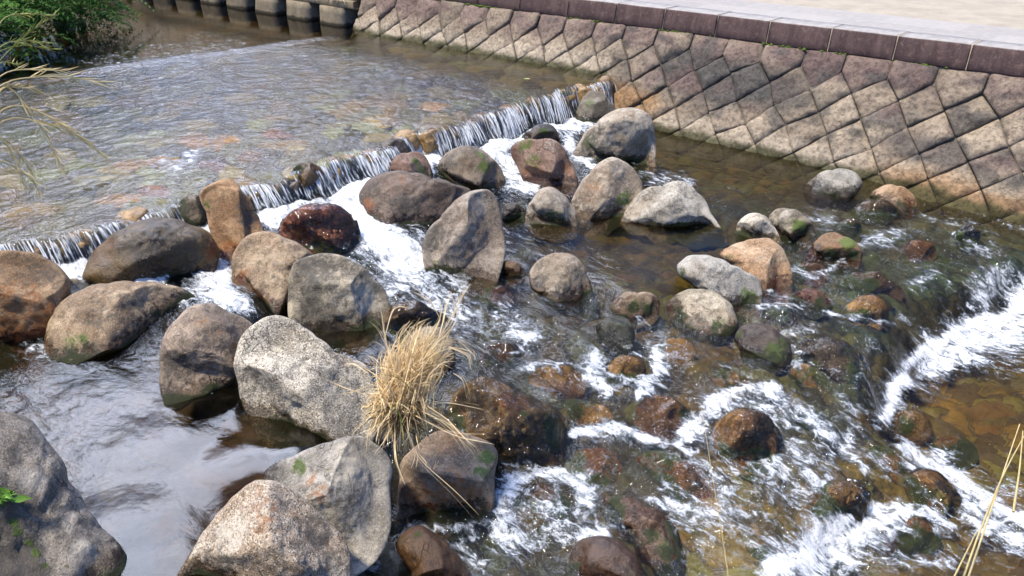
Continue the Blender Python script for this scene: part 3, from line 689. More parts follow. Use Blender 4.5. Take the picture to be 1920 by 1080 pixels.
('small black block in the rapids under the right end of the wall', [(1792,440),(1800,430),(1828,430),(1836,440),(1828,450),(1798,450)], ((.03,.03,.028),(.06,.05,.045)), dict(allwet=.9, facets=5, cat='stone')),
('mauve cobble awash upstream of the moss striped stone', [(1568,432),(1578,416),(1598,412),(1614,424),(1612,440),(1594,448),(1576,444)], ((.12,.07,.06),(.18,.115,.095)), dict(allwet=1., facets=2, cat='stone')),
('rusty cobble in the swift water under the right part of the wall', [(1690,470),(1702,456),(1728,452),(1750,462),(1752,478),(1728,488),(1702,484)], ((.18,.09,.035),(.24,.14,.06)), dict(allwet=1., facets=2, cat='stone')),
('long brown cobble under the film of water in the right rapids', [(1570,540),(1585,520),(1620,512),(1660,524),(1690,548),(1680,560),(1640,556),(1600,552)], ((.13,.085,.05),(.19,.125,.075)), dict(allwet=1., facets=2)),
('dark cobble with white water behind it left of the ribbed stone', [(1430,595),(1442,578),(1465,574),(1488,586),(1492,604),(1470,614),(1445,610)], DRK, dict(allwet=1., facets=3, cat='stone')),
('tan brown stone at the edge of the dark chute above the foam arc', [(1466,720),(1480,692),(1510,682),(1540,700),(1552,730),(1535,754),(1500,752),(1476,740)], AMB, dict(allwet=1., facets=3)),
('brown stone awash under the dark mauve boulder', [(1322,712),(1338,696),(1365,694),(1385,706),(1384,724),(1360,734),(1335,730)], AMB, dict(allwet=1., facets=2, cat='stone')),
('little amber pebble wedged under the grey ridge boulder', [(712,990),(722,976),(740,974),(752,984),(748,998),(728,1002)], AMB, dict(allwet=.9, facets=2, cat='stone')),
('brown cobble in foam left of the long amber stone', [(1395,1052),(1408,1032),(1438,1026),(1462,1040),(1458,1064),(1430,1074),(1404,1070)], ((.2,.12,.07),(.28,.18,.11)), dict(allwet=1., facets=2, cat='stone')),
('dull orange stone awash inside the lowest loop of foam', [(1640,1010),(1660,985),(1700,975),(1745,985),(1760,1008),(1735,1030),(1690,1036),(1655,1030)], ((.2,.1,.04),(.26,.15,.065)), dict(allwet=1., facets=2)),
('ochre stone drowned in the right pool beside the thick foam', [(1668,812),(1676,784),(1704,770),(1734,780),(1744,806),(1722,826),(1690,828)], ((.28,.19,.075),(.34,.24,.11)), dict(allwet=1., facets=2, cat='stone')),
('ochre stone awash in the right pool above the amber cobble', [(1740,850),(1756,828),(1790,820),(1822,834),(1828,856),(1800,872),(1764,868)], ((.25,.16,.055),(.31,.21,.085)), dict(allwet=1., facets=2, cat='stone')),
('yellow brown stone awash at the bottom below the foam ring', [(905,1028),(915,1005),(945,995),(980,1005),(990,1028),(965,1045),(930,1045)], AMB, dict(allwet=1., facets=3, cat='stone')),
]
for k, (lab, out, cc, op) in enumerate(B):
    op = dict(op)
    cat = op.get('cat', 'boulder')
    boulder('stone' if cat == 'stone' else 'boulder', lab, out, cc[0], cc[1], 11 + k, **op)

# flat cobbles just under the clear water above the weir
OLV = ((.26, .25, .12), (.36, .34, .19)); GLD = ((.36, .22, .06), (.48, .31, .11)); GRN = ((.24, .24, .17), (.36, .35, .26))
FLAT = [
 (366, 266, 56, 26, GLD, 'golden orange cobble under clear water above the upright slab'), (526, 252, 60, 18, ((.36, .17, .06), (.45, .25, .1)), 'orange pink flat cobble under clear water in mid stream above the weir'),
 (428, 268, 52, 28, GLD, 'ochre cobble under clear water right of the golden orange one'), (296, 268, 84, 28, OLV, 'pale olive flat stone under clear water upstream of the golden cobbles'),
 (300, 304, 42, 13, GLD, 'narrow ochre cobble under clear water below the pale olive stone'), (190, 346, 150, 34, GRN, 'broad pale green grey stone under clear water near the left end of the weir'),
 (818, 201, 62, 13, GLD, 'thin golden cobble under clear water near the right part of the weir'), (712, 230, 58, 20, ((.42, .33, .09), (.5, .4, .15)), 'yellow cobble under clear water just above the weir lip'),
 (640, 238, 60, 15, OLV, 'olive cobble under clear water left of the yellow cobble'), (108, 192, 52, 26, OLV, 'large olive block under calm water far left'), (168, 194, 62, 18, OLV, 'long olive block right of the large olive block under calm water'),
 (250, 312, 70, 16, GLD, 'long gold brown cobble under clear water beside the narrow ochre one'), (470, 296, 46, 20, ((.26, .17, .1), (.34, .24, .15)), 'brown cobble under clear water between the upright slab and the lip'),
 (398, 312, 60, 22, ((.2, .13, .12), (.27, .19, .17)), 'mauve cobble under clear water behind the upright slab'), (560, 286, 60, 20, ((.25, .22, .14), (.33, .3, .2)), 'drab cobble under clear water near the middle of the lip'),
 (60, 395, 110, 26, ((.3, .22, .1), (.38, .3, .15)), 'wide tan cobble under clear water at the left end of the weir'), (230, 378, 100, 22, GLD, 'long golden brown stone forming the lip left of the upright slab'), (290, 362, 70, 18, ((.24, .13, .09), (.3, .19, .13)), 'reddish stone forming the lip beside the upright slab'),
]
for k, (u, v, w, h, cc, lab) in enumerate(FLAT):
    c = at(u, v, 0.195)
    e0 = at(u - w / 2, v, 0.195); e1 = at(u, v - h / 2, 0.195); e2 = at(u, v + h / 2, 0.195)
    ax = (c - e0); ay = (e1 - e2) / 2
    V, F = ICO[5]
    Q = np.sign(V) * np.abs(V) ** 0.8
    nz = fbm(V * 1.3 + k * 5.1, 330, 3)[:, None]
    P = c + (Q[:, :1] * ax + Q[:, 1:2] * ay) * (1 + 0.28 * nz) + np.column_stack([0 * V[:, 0], 0 * V[:, 0], V[:, 2] * (0.042 + 0.006 * (k % 3)) * (1 + .3 * nz[:, 0])])
    nul = np.zeros(len(P))
    o = link('stone', mesh_np('stone', P - c, F, {'wet': nul, 'moss': nul, 'dark': nul, 'lite': nul, 'rust': nul}), rock_mat('cobble_stone', cc[0], cc[1], 500 + k, .4, 0.9))
    o.location = c
    tag(o, lab, 'stone', 'cobbles under the water above the weir')

# ------------------------------------------------------------------ water grid (one sheet), foam, bed
GX = np.concatenate([np.arange(-24, -14, 0.06), np.arange(-14, -8, 0.024), np.arange(-8, 0.6, 0.0145), np.arange(0.6, 4, 0.08)])
GY = np.concatenate([np.arange(-0.6, 1.0, 0.05), np.arange(1.0, 6.5, 0.0145), np.arange(6.5, 10.6, 0.02)])
nx, ny = len(GX), len(GY)
XX, YY = np.meshgrid(GX, GY, indexing='ij')
XY = np.column_stack([XX.ravel(), YY.ravel()])
wz, wr, wd, wc, wt = level(XY)
PX, PY, _ = proj(np.column_stack([XY, wz]))
CX = crest_x(XY[:, 1])

# white water: strokes that follow the falls and chutes (points are where they lie on the water)
STROKES = [
 (1.0, [(1120,212,16),(1080,226,18),(1040,240,20),(985,256,20),(930,272,22),(900,300,18)]), (.9, [(930,290,20),(960,320,24),(985,350,20),(1000,352,14)]), (.9, [(1075,262,14),(1085,300,14),(1110,315,14)]), (.55, [(1205,330,14),(1245,342,18),(1290,345,10)]),
 (1.05, [(820,290,22),(760,318,26),(700,340,26),(640,352,28),(600,366,22)]), (1.05, [(600,352,26),(650,380,24),(680,420,28),(700,450,34)]), (.95, [(690,440,36),(740,470,40),(790,500,34)]), (.6, [(730,540,14),(780,530,18),(830,525,14),(850,550,14)]), (.5, [(700,500,20),(760,560,14)]),
 (1.05, [(560,375,24),(520,392,28),(495,410,24)]), (.85, [(500,420,16),(530,430,14)]), (1.0, [(410,400,16),(370,406,12),(330,404,10)]), (.8, [(600,382,14),(650,392,12)]),
 (1.05, [(40,470,20),(100,490,28),(150,505,30),(200,520,22),(260,522,18),(310,522,16)]), (.95, [(410,495,18),(395,530,26),(420,560,28),(445,575,22)]), (.8, [(345,555,12),(380,545,18)]), (.65, [(60,650,16),(110,665,12)]), (.5, [(20,480,16),(140,460,16),(200,440,14),(250,415,12)]),
 (.8, [(965,622,16),(1000,632,16),(990,650,8)]), (.5, [(940,580,14),(920,610,10),(990,600,10)]), (.8, [(1115,665,14),(1105,700,16),(1130,735,16)]), (.85, [(1230,665,14),(1235,700,20),(1205,735,14)]), (.6, [(1040,690,10),(980,690,8)]),
 (.85, [(1065,812,10),(1140,806,16),(1185,818,12),(1240,838,12),(1290,850,10)]), (.95, [(1270,835,12),(1305,795,15),(1350,755,15),(1400,728,12),(1455,728,11)]), (.75, [(1440,730,16),(1490,770,20),(1540,810,22),(1590,850,20),(1620,880,12)]), (.6, [(1470,840,30),(1420,890,26),(1500,890,26)]), (.55, [(1300,870,18),(1340,900,16),(1360,960,24),(1420,960,28)]), (.5, [(1540,860,24),(1600,800,20)]),
 (.6, [(1290,960,30),(1330,1000,30)]), (.85, [(940,930,18),(955,905,18),(1000,888,16),(1060,892,18),(1100,930,20)]), (.8, [(940,960,18),(935,1000,22),(970,1000,24)]), (.75, [(1095,990,18),(1130,1000,18),(1060,1010,16)]), (.75, [(1220,945,12),(1280,958,16),(1330,965,12)]), (.6, [(660,1040,20),(700,1060,18)]), (.55, [(890,1000,16),(860,1020,14),(900,1070,20)]), (.6, [(740,990,8),(800,990,8),(870,985,8)]),
 (1.0, [(1935,520,20),(1915,565,24),(1870,602,20),(1800,625,17),(1740,655,17),(1695,690,15),(1668,740,14),(1660,785,11)]), (.7, [(1880,510,18),(1850,540,20),(1830,570,16)]), (.9, [(1690,835,12),(1740,862,15),(1800,905,18),(1850,945,19),(1920,985,20)]), (.8, [(1800,935,18),(1840,980,26),(1900,1010,26)]), (1.0, [(1450,1075,28),(1510,1040,27),(1570,1000,20),(1610,965,15),(1650,945,10)]), (.95, [(1560,1030,30),(1620,1000,20),(1700,958,14)]), (.75, [(1640,950,14),(1690,950,14),(1750,965,14),(1790,990,12)]), (.5, [(1660,1050,22),(1800,1050,20)]),
 (.6, [(1620,460,12),(1670,446,14),(1700,432,10)]), (.55, [(1550,420,10),(1510,415,8)]), (.6, [(1480,500,8),(1530,520,10),(1580,500,10)]), (.6, [(1420,590,14),(1460,560,12),(1500,570,8)]), (.6, [(1480,625,12),(1530,622,10)]), (.55, [(1740,520,14),(1700,540,12)]), (.6, [(1560,590,8),(1690,600,12)]), (.5, [(1800,440,14),(1860,470,14)]), (.55, [(1580,740,16),(1610,770,14)]), (.5, [(1200,600,8),(1240,640,10)]), (.45, [(1640,660,16),(1600,720,16)]),
 (1.1, [(110,500,34),(200,515,26),(290,520,20)]), (1.0, [(400,520,30),(425,565,30)]), (1.1, [(640,345,34),(690,420,40),(740,470,40)]), (.85, [(1905,610,46),(1830,640,34),(1740,690,26)]), (.8, [(1500,1060,60),(1600,1020,46),(1680,975,30)]), (.7, [(1860,960,44),(1780,920,34),(1720,880,24)]), (.62, [(1320,800,40),(1400,750,40),(1480,790,40)]), (.6, [(1450,880,60),(1540,900,40)]), (.55, [(1000,930,50),(1060,990,50),(940,1010,40)]), (.55, [(1130,700,40),(1220,700,40)]), (.6, [(740,480,50),(800,540,40),(860,600,30)]), (.55, [(1340,980,50),(1250,930,30)]),
 (.6, [(320,310,14),(360,296,10)]), (.5, [(300,300,20),(330,320,12)]), (.4, [(200,130,30),(320,100,26),(450,85,14)]),
]
foam = np.zeros(len(XY))
vis = (PX > -150) & (PX < 2080) & (PY > 60) & (PY < 1200)
iv = np.where(vis)[0]
pu, pv = PX[iv] + 17 * fbm(XY[iv] * 3.4, 33, 4), PY[iv] + 14 * fbm(XY[iv] * 3.4 + 40, 34, 4)
wob = 0.5 * fbm(XY[iv] * np.array([4.0, 6.0]), 31, 4)
fo = np.zeros(len(iv))
for s, pts in STROKES:
    s = s * 1.12 if s >= 1.04 else s * 0.95
    for (a, b, r1), (c, d, r2) in zip(pts[:-1], pts[1:]):
        L2 = (c - a) ** 2 + (d - b) ** 2
        rm = max(r1, r2) * 5.5
        m = (pu > min(a, c) - rm) & (pu < max(a, c) + rm) & (pv > min(b, d) - rm) & (pv < max(b, d) + rm)
        if not m.any():
            continue
        t = np.clip(((pu[m] - a) * (c - a) + (pv[m] - b) * (d - b)) / L2, 0, 1)
        q = np.hypot(pu[m] - a - t * (c - a), (pv[m] - b - t * (d - b)) * 1.15) / (r1 + (r2 - r1) * t)
        kk = 0.66 if s >= 0.96 else 0.42
        fo[m] = np.maximum(fo[m], s * (kk * smooth(1.5, 0.1, q + wob[m]) + (1 - kk) * smooth(4.2, 0.3, q + 2.2 * wob[m])))
foam[iv] = fo
# foot of the weir churns all along
foot = XY[:, 0] - CX
foam = np.maximum(foam, 0.75 * smooth(0.16, 0.24, foot) * smooth(0.55, 0.28, foot) * smooth(10.1, 9.6, XY[:, 1]) * smooth(1.6, 2.0, XY[:, 1]))
# thin lace where the stream meets stones
edge = np.zeros((nx, ny))
for P2, s in WATERLINE:
    i = np.clip(np.searchsorted(GX, P2[:, 0]), 0, nx - 1)
    j = np.clip(np.searchsorted(GY, P2[:, 1]), 0, ny - 1)
    edge[i, j] = s
def blur(a, n):
    for _ in range(n):
        a = (a + np.roll(a, 1, 0) + np.roll(a, -1, 0) + np.roll(a, 1, 1) + np.roll(a, -1, 1)) / 5
    return a
edge = np.clip(blur(edge, 8) * 2.4, 0, 1).ravel()
patch = smooth(-0.1, 0.55, fbm(XY * 2.3, 41, 2))
foam = np.maximum(foam, 0.55 * edge * smooth(0.3, 0.75, wr) * patch * wt)
foam = np.maximum(foam, 0.50 * smooth(0.6, 1.0, wr) * smooth(-0.1, 0.6, fbm(XY * np.array([1.5, 4.2]), 42, 4)) * wt)
fallk = smooth(-0.03, 0.03, foot) * smooth(0.24, 0.17, foot) * smooth(10.15, 10.0, XY[:, 1]) * smooth(1.7, 1.9, XY[:, 1])
foam = np.maximum(foam * (1 - fallk), fallk * np.clip(0.50 + 0.42 * fbm(np.column_stack([XY[:, 1] * 2.6, 0 * XY[:, 1]]), 101, 3), 0, .8))
foam = np.clip(foam, 0, 1.1)

# ripples
up = 1 - wt
calmk = np.clip(wr, 0.0, 1.0)
w1 = fbm(XY * np.array([6.0, 3.4]) + 3, 51, 2)           # riffle: crests lie across the flow
w2 = fbm(XY * np.array([13.0, 9.0]) + 3, 52, 3)
w2 = np.sign(w2) * np.abs(w2) ** 0.75
w3 = fbm(XY * np.array([3.2, 8.5]) + 7, 53, 2)           # rapids: drawn out along the flow
w4 = fbm(XY * np.array([9.0, 22.0]) + 7, 54, 3)
w5 = fbm(XY * np.array([30.0, 36.0]) + 7, 55, 2)
ridge = 1 - np.abs(w4)
disp = up * calmk * (0.007 * w1 + 0.0145 * w2 + 0.0055 * w5) + wt * calmk * (0.022 * w3 + 0.015 * w4 + 0.010 * ridge + 0.0048 * w5)
fl = np.clip(foam, 0, 1)
lump = fbm(XY * 14, 61, 3)
disp += wt * fl ** 1.3 * (0.018 + 0.020 * lump + 0.006 * w5)
disp += edge * wt * calmk * 0.012
ht = np.full((nx, ny), -9.0)
for P3 in AWASH:
    i = np.clip(np.searchsorted(GX, P3[:, 0]), 0, nx - 1); j = np.clip(np.searchsorted(GY, P3[:, 1]), 0, ny - 1)
    np.maximum.at(ht, (i, j), P3[:, 2])
for _ in range(2):                                    # close pin holes
    nb = np.max([np.roll(ht, s_, a_) for s_ in (1, -1) for a_ in (0, 1)], 0)
    ht = np.where(ht < -8, nb, ht)
wsurf = (wz + disp).reshape(nx, ny)
film = np.where(ht > -8, ht - 0.004, -9)
dr = np.maximum(wsurf, film)
soft = blur(dr, 6)
dr = np.maximum(soft * 0.5 + dr * 0.5, np.where(film > -8, film + 0.010, -9))
on = blur((film > wsurf).astype(float), 5)
on = np.clip(on * 2, 0, 1)
wsurf = wsurf * (1 - on) + np.maximum(dr, wsurf) * on
rawfilm = np.clip(on, 0, 1).ravel()
foam = foam * (1 - 0.8 * smooth(0.25, 0.8, rawfilm))
W3 = np.column_stack([XY, wsurf.ravel() + rawfilm * calmk * (0.006 * fbm(XY * np.array([20., 45.]), 57, 3))])

wm = NB('stream_water')
vflow = wm.map(wm.pos, scale=(1.0, 1.9, 1.0))
sepx = wm.N('SeparateXYZ')
wm.L(wm.pos, sepx.inputs[0])
ripple = wm.attr('ripple')
h1 = wm.noise(26, 4, 0.6, vflow, 0.4)
h2 = wm.noise(9, 3, 0.5, wm.map(wm.pos, scale=(1.4, 1.0, 1.0)), 0.2)
hh = wm.math('ADD', wm.math('MULTIPLY', h1, wm.ramp(ripple, 0.0, 1.0, 0.01, 0.85, False)), wm.math('MULTIPLY', h2, wm.ramp(ripple, 0.0, 1.0, 0.04, 0.9, False)))
wn = wm.bump(hh, 1.0, 0.017)
fr = wm.N('Fresnel')
fr.inputs['IOR'].default_value = 1.37
wm.L(wn, fr.inputs['Normal'])
gl = wm.N('BsdfGlossy')
gl.inputs['Roughness'].default_value = 0.02
wm.L(wn, gl.inputs['Normal'])
tr = wm.N('BsdfTransparent')
wm.set(tr.inputs['Color'], wm.mix(wm.attr('deep'), (0.90, 0.90, 0.86), (0.50, 0.45, 0.33)))
ms = wm.N('MixShader')
wm.L(wm.math('MINIMUM', wm.math('MULTIPLY', fr.outputs[0], 1.0), 1.0), ms.inputs[0])
wm.L(tr.outputs[0], ms.inputs[1])
wm.L(gl.outputs[0], ms.inputs[2])
fa = wm.attr('foam')
fn1 = wm.noise(11, 10, 0.64, wm.map(wm.pos, scale=(0.8, 1.5, 1.0)), 1.0)
fn2 = wm.noise(70, 5, 0.7)
lace = wm.voro(34, 'DISTANCE_TO_EDGE', wm.map(wm.pos, scale=(0.8, 1.3, 1.0)))
fv = wm.math('ADD', wm.math('MULTIPLY', fn1, 0.76), wm.math('MULTIPLY', fn2, 0.24))
fv = wm.math('ADD', wm.math('MULTIPLY', wm.math('SUBTRACT', fv, 0.5), 2.2), 0.5)
fv = wm.math('ADD', fv, wm.ramp(lace, 0.0, 0.10, 0.07, -0.03))
fn3 = wm.noise(30, 6, 0.6, wm.map(wm.pos, scale=(0.22, 1.6, 0.22)))
fv = wm.N('Mix').outputs[0] if False else wm.math('ADD', wm.math('MULTIPLY', fv, wm.math('SUBTRACT', 1.0, wm.attr('fall'))), wm.math('MULTIPLY', wm.math('ADD', wm.math('MULTIPLY', wm.math('SUBTRACT', fn3, 0.5), 2.6), 0.47), wm.attr('fall')))
lo_ = wm.ramp(fa, 0.0, 1.0, 0.74, -0.10, False)
alpha = wm.math('MAXIMUM', wm.ramp(fv, lo_, wm.math('ADD', lo_, 0.62)), wm.ramp(fa, 0.45, 1.0, 0.0, 0.22))
fcol = wm.mix(alpha, (0.50, 0.58, 0.66), wm.mix(wm.ramp(fn2, 0.3, 0.7), (0.76, 0.79, 0.82), (0.88, 0.89, 0.90)))
fb = wm.pbsdf(fcol, 0.45, wm.bump(wm.math('ADD', fn2, fn1), 0.9, 0.02), 0.4)
ms2 = wm.N('MixShader')
wm.L(alpha, ms2.inputs[0])
wm.L(ms.outputs[0], ms2.inputs[1])
wm.L(fb, ms2.inputs[2])
WATER = wm.finish(ms2.outputs[0])
deep = np.clip((wd - 0.08) / 0.18, 0, 1)
wo_ = link('water', mesh_np('water', W3, grid_faces(nx, ny), {'foam': foam, 'ripple': np.clip(wr, 0, 1), 'deep': deep, 'fall': fallk}), WATER)
tag(wo_, kind='structure')

# bed of laid cobbles
BXg = GX[::2]; BYg = GY[::2]
bx, by = np.meshgrid(BXg, BYg, indexing='ij')
BXY = np.column_stack([bx.ravel(), by.ravel()])
def cobbles(xy, cell, seed):
    q = xy / cell
    i0 = np.floor(q).astype(np.int64)
    f1 = np.full(len(xy), 9.0); f2 = np.full(len(xy), 9.0); idv = np.zeros(len(xy))
    for dx in (-1, 0, 1):
        for dy in (-1, 0, 1):
            ci = i0 + [dx, dy]
            zz = np.zeros(len(xy), dtype=np.int64)
            jx = _hash(ci[:, 0], ci[:, 1], zz, seed); jy = _hash(ci[:, 0], ci[:, 1], zz + 1, seed)
            d = np.hypot(ci[:, 0] + 0.1 + 0.8 * jx - q[:, 0], ci[:, 1] + 0.1 + 0.8 * jy - q[:, 1])
            idc = _hash(ci[:, 0], ci[:, 1], zz + 2, seed)
            nb = d < f1
            f2 = np.where(nb, f1, np.minimum(f2, d)); idv = np.where(nb, idc, idv); f1 = np.where(nb, d, f1)
    return f1, f2, idv
z, r_, d_, c_, t_ = level(BXY)
warp = np.column_stack([fbm(BXY * 2.2, 91, 2), fbm(BXY * 2.2 + 50, 92, 2)]) * 0.10
f1, f2, idv = cobbles((BXY + warp) * np.array([0.85, 1.0]), 0.34, 5)
g1, g2, idg = cobbles(BXY + warp, 0.20, 6)
dome = smooth(0.0, 0.28, f2 - f1)
pebb = smooth(0.0, 0.4, g2 - g1)
big = 1 - 0.75 * t_
hgt = (0.075 * dome * (0.6 + 0.6 * idv) - 0.05) * (0.5 + 0.5 * big) + 0.03 * pebb * (1 - 0.6 * big) + 0.012 * fbm(BXY * 9, 93, 3)
BZ = z - d_ + hgt
# the face of the weir drops steeply under the curtain
bed = NB('stream_bed_cobbles')
bcol = bed.attr('base', True)
idr = bed.attr('cell')
joint = bed.attr('joint')
hue = bed.N('ValToRGB')
cr = hue.color_ramp
cr.interpolation = 'CONSTANT'
stops = [(0.0, (1.0, .95, .75)), (.14, (1.9, 1.6, .8)), (.24, (.8, .75, .8)), (.38, (1.5, 1.7, 1.05)), (.5, (.65, .6, .6)), (.62, (1.7, 1.25, .65)), (.70, (1.1, 1.15, 1.05)), (.82, (1.35, 1.05, .9)), (.92, (.5, .5, .55))]
while len(cr.elements) < len(stops):
    cr.elements.new(0.5)
for e, (p_, c3) in zip(cr.elements, stops):
    e.position = p_
    e.color = (*c3, 1)
bed.L(idr, hue.inputs[0])
col = bed.mix(bed.attr('vary'), bcol, bed.mix(1.0, bcol, hue.outputs[0], 'MULTIPLY'))
bn = bed.noise(13, 7, 0.65, None, 0.5)
bf = bed.noise(60, 4, 0.7)
col = bed.mix(bed.ramp(bn, 0.4, 0.7, 0, .6), col, bed.mix(1.0, col, (0.45, 0.40, 0.32), 'MULTIPLY'))
col = bed.mix(bed.ramp(bf, 0.5, 0.8, 0, .5), col, bed.mix(1.0, col, (1.8, 1.7, 1.5), 'MULTIPLY'))
col = bed.mix(bed.math('MULTIPLY', bed.ramp(joint, 0.0, 0.35, 0.85, 0.0), bed.attr('vary')), col, (0.016, 0.013, 0.009))
BED = bed.finish(bed.pbsdf(col, 0.7, bed.bump(bed.math('ADD', bn, bed.math('MULTIPLY', bf, 0.3)), 0.6, 0.012), 0.2))
bo = link('stream_bed', mesh_np('stream_bed', np.column_stack([BXY, BZ]), grid_faces(len(BXg), len(BYg)),
          {'base': c_, 'vary': 0.75 + 0.25 * (1 - t_), 'cell': idv * big + idg * (1 - big), 'joint': dome * (0.3 + 0.7 * big) + (1 - big) * 0.7 * pebb}), BED)
tag(bo, kind='structure')

# the weir itself: dark blocks standing under the lip, seen between the strands
weir = empty('weir', (-7.05, 6.0, -0.3))
tag(weir, 'low weir of dark brown stones across the stream with water pouring over it', 'weir')
WST = [rock_mat('weir_block_%s' % n_, a_, b_, 400 + k_, .6, .85) for k_, (n_, a_, b_) in enumerate((('brown', (.2, .135, .07), (.3, .21, .12)), ('dark', (.10, .08, .06), (.16, .125, .09)), ('ochre', (.3, .2, .08), (.4, .28, .13))))]
yw = 1.95
while yw < 10.05:
    wd_ = RNG.uniform(.16, .36)
    x0 = crest_x(np.array([yw + wd_ / 2]))[0]
    V, F = ICO[5]
    nV = fbm(V * 1.4 + yw * 3, 210, 3)[:, None]
    Q = np.sign(V) * np.abs(V) ** 0.75 * (1 + 0.16 * nV) * np.array([.15, wd_ * .56, RNG.uniform(.16, .215)])
    Q = Q + np.array([x0 - 0.05 + RNG.normal() * .018, yw + wd_ / 2, 0.035 + RNG.normal() * .02])
    nul = np.zeros(len(Q))
    link('block', mesh_np('block', Q - np.array(weir.location), F, {'wet': nul, 'moss': nul, 'dark': nul, 'lite': nul, 'rust': nul}), WST[RNG.integers(0, 3)], weir)
    yw += wd_ * .93

# the falling curtain: many bent strands in clusters
curt = MB()
ys = np.sort(RNG.uniform(1.85, 10.15, 2600))
dens = 0.40 + 1.5 * fbm(np.column_stack([ys * 1.9, 0 * ys]), 101, 3)
pun = RNG.uniform(size=len(ys))
for y, dn, p_ in zip(ys, dens, pun):
    if p_ > dn * 0.34 - 0.05:
        continue
    x0 = crest_x(np.array([y]))[0] - 0.02
    zt = level1(x0 - 0.03, y) + 0.004
    tlow = level1(x0 + 0.30, y)
    sh = RNG.uniform(0, 0.25)
    v = RNG.uniform(0.10, 0.20)
    tt = np.linspace(sh, RNG.uniform(0.75, 1.05), 8)
    dy = RNG.normal() * 0.018
    wav = RNG.normal(size=8) * 0.003
    pts = np.column_stack([x0 + 0.02 + v * 1.25 * tt + wav, y + dy * tt + RNG.normal(size=8) * 0.002, zt + 0.006 - (zt - tlow) * (0.12 * tt + 0.88 * tt ** 2)])
    rr = RNG.uniform(0.001, 0.0065) * np.array([.12, .4, .75, 1, 1.15, 1.3, 1.35, .8])
    curt.tube(pts, rr, 5, RNG.uniform())
cmn = NB('falling_white_water')
ct = cmn.attr('tone')
cb_ = cmn.pbsdf((0.86, 0.90, 0.94), 0.25, cmn.bump(cmn.noise(120, 3), 0.5, 0.01), 0.6)
ctr = cmn.N('BsdfTransparent')
cms = cmn.N('MixShader')
cmn.L(cmn.ramp(cmn.math('ADD', cmn.noise(30, 4, 0.6, cmn.map(cmn.pos, scale=(1, 2.5, 0.35))), cmn.math('MULTIPLY', ct, 0.25)), 0.42, 0.75, 0.25, 0.85), cms.inputs[0])
cmn.L(ctr.outputs[0], cms.inputs[1])
cmn.L(cb_, cms.inputs[2])
CURT = cmn.finish(cms.outputs[0])
tag(curt.build('falling_water', CURT), 'clear water falling in fine white strands over the weir', 'waterfall', kind='stuff')

# spray: drops thrown up over the churned water
spr = MB()
SV, SF = ICO[3]
SVs, SFs = icosphere(1)
cand = np.where((fl > 0.75) & (wt > 0.9) & vis)[0]
for i in RNG.choice(cand, 1500):
    r = RNG.uniform(0.0015, 0.0045)
    spr.add(SVs * r * np.array([1, 1, RNG.uniform(.8, 1.6)]) + W3[i] + [RNG.normal() * .02, RNG.normal() * .02, abs(RNG.normal()) * 0.035 + .004], SFs)
tag(spr.build('water_spray', CURT), 'white drops of spray above the churned foam', 'spray', kind='stuff')

# ------------------------------------------------------------------ far bank: lattice stone wall, coping, pavement
BAT, Y0 = 0.58, 10.29 - 0.58 * 0.25
KH = math.hypot(1, BAT)
NW = np.array([0, -1 / KH, BAT / KH])
def wallp(x, h, out=0.0):
    z = h / KH
    return np.stack([x, Y0 + BAT * z, z], -1) + np.asarray(out)[..., None] * NW
HC = 1.05
E1, E2 = np.array([0.21, -0.27]), np.array([0.325, 0.27])
WX0, WX1 = -12.72, 2.6
wall = empty('stone_wall', (WX0, 10.3, -0.9))
tag(wall, 'embankment wall of diagonally laid granite blocks with dark joints', 'wall')
sv, sf, n0 = [], [], 0
stone_rnd = []
edge_w = []
def clip_poly(poly, axis, val, keep_less):
    out = []
    for a, b in zip(poly, poly[1:] + poly[:1]):
        ia = (a[axis] <= val) == keep_less
        ib = (b[axis] <= val) == keep_less
        if ia: out.append(a)
        if ia != ib:
            t = (val - a[axis]) / (b[axis] - a[axis])
            out.append((a[0] + t * (b[0] - a[0]), a[1] + t * (b[1] - a[1])))
    return out
polys = []
for j in range(-40, 60):
    for i in range(-40, 60):
        c = np.array([-4.66, 0.56]) + i * E1 + j * E2
        Lv = j - i
        if Lv > 1 or Lv < -5 or c[0] < WX0 - 1 or c[0] > WX1 + 1:
            continue
        rgj = lambda q: q + 0.058 * np.array([vnoise(np.array([[q[0] * 3.1, q[1] * 3.1, 1.5]]), 7)[0], vnoise(np.array([[q[0] * 3.1, q[1] * 3.1, 5.5]]), 8)[0]])
        l, t, r, b = [tuple(rgj(q)) for q in (c, c + E2, c + E1 + E2, c + E1)]
        if Lv == 1:
            poly = [l, (l[0] + 0.0, HC), (r[0], HC), r, b]
        else:
            poly = [l, t, r, b]
        poly = clip_poly(poly, 0, WX0, False) if min(p[0] for p in poly) < WX0 else poly
        if len(poly) < 3: continue
        poly = clip_poly(poly, 0, WX1, True) if max(p[0] for p in poly) > WX1 else poly
        if len(poly) < 3: continue
        polys.append(poly)
NR, MBD = 11, 40
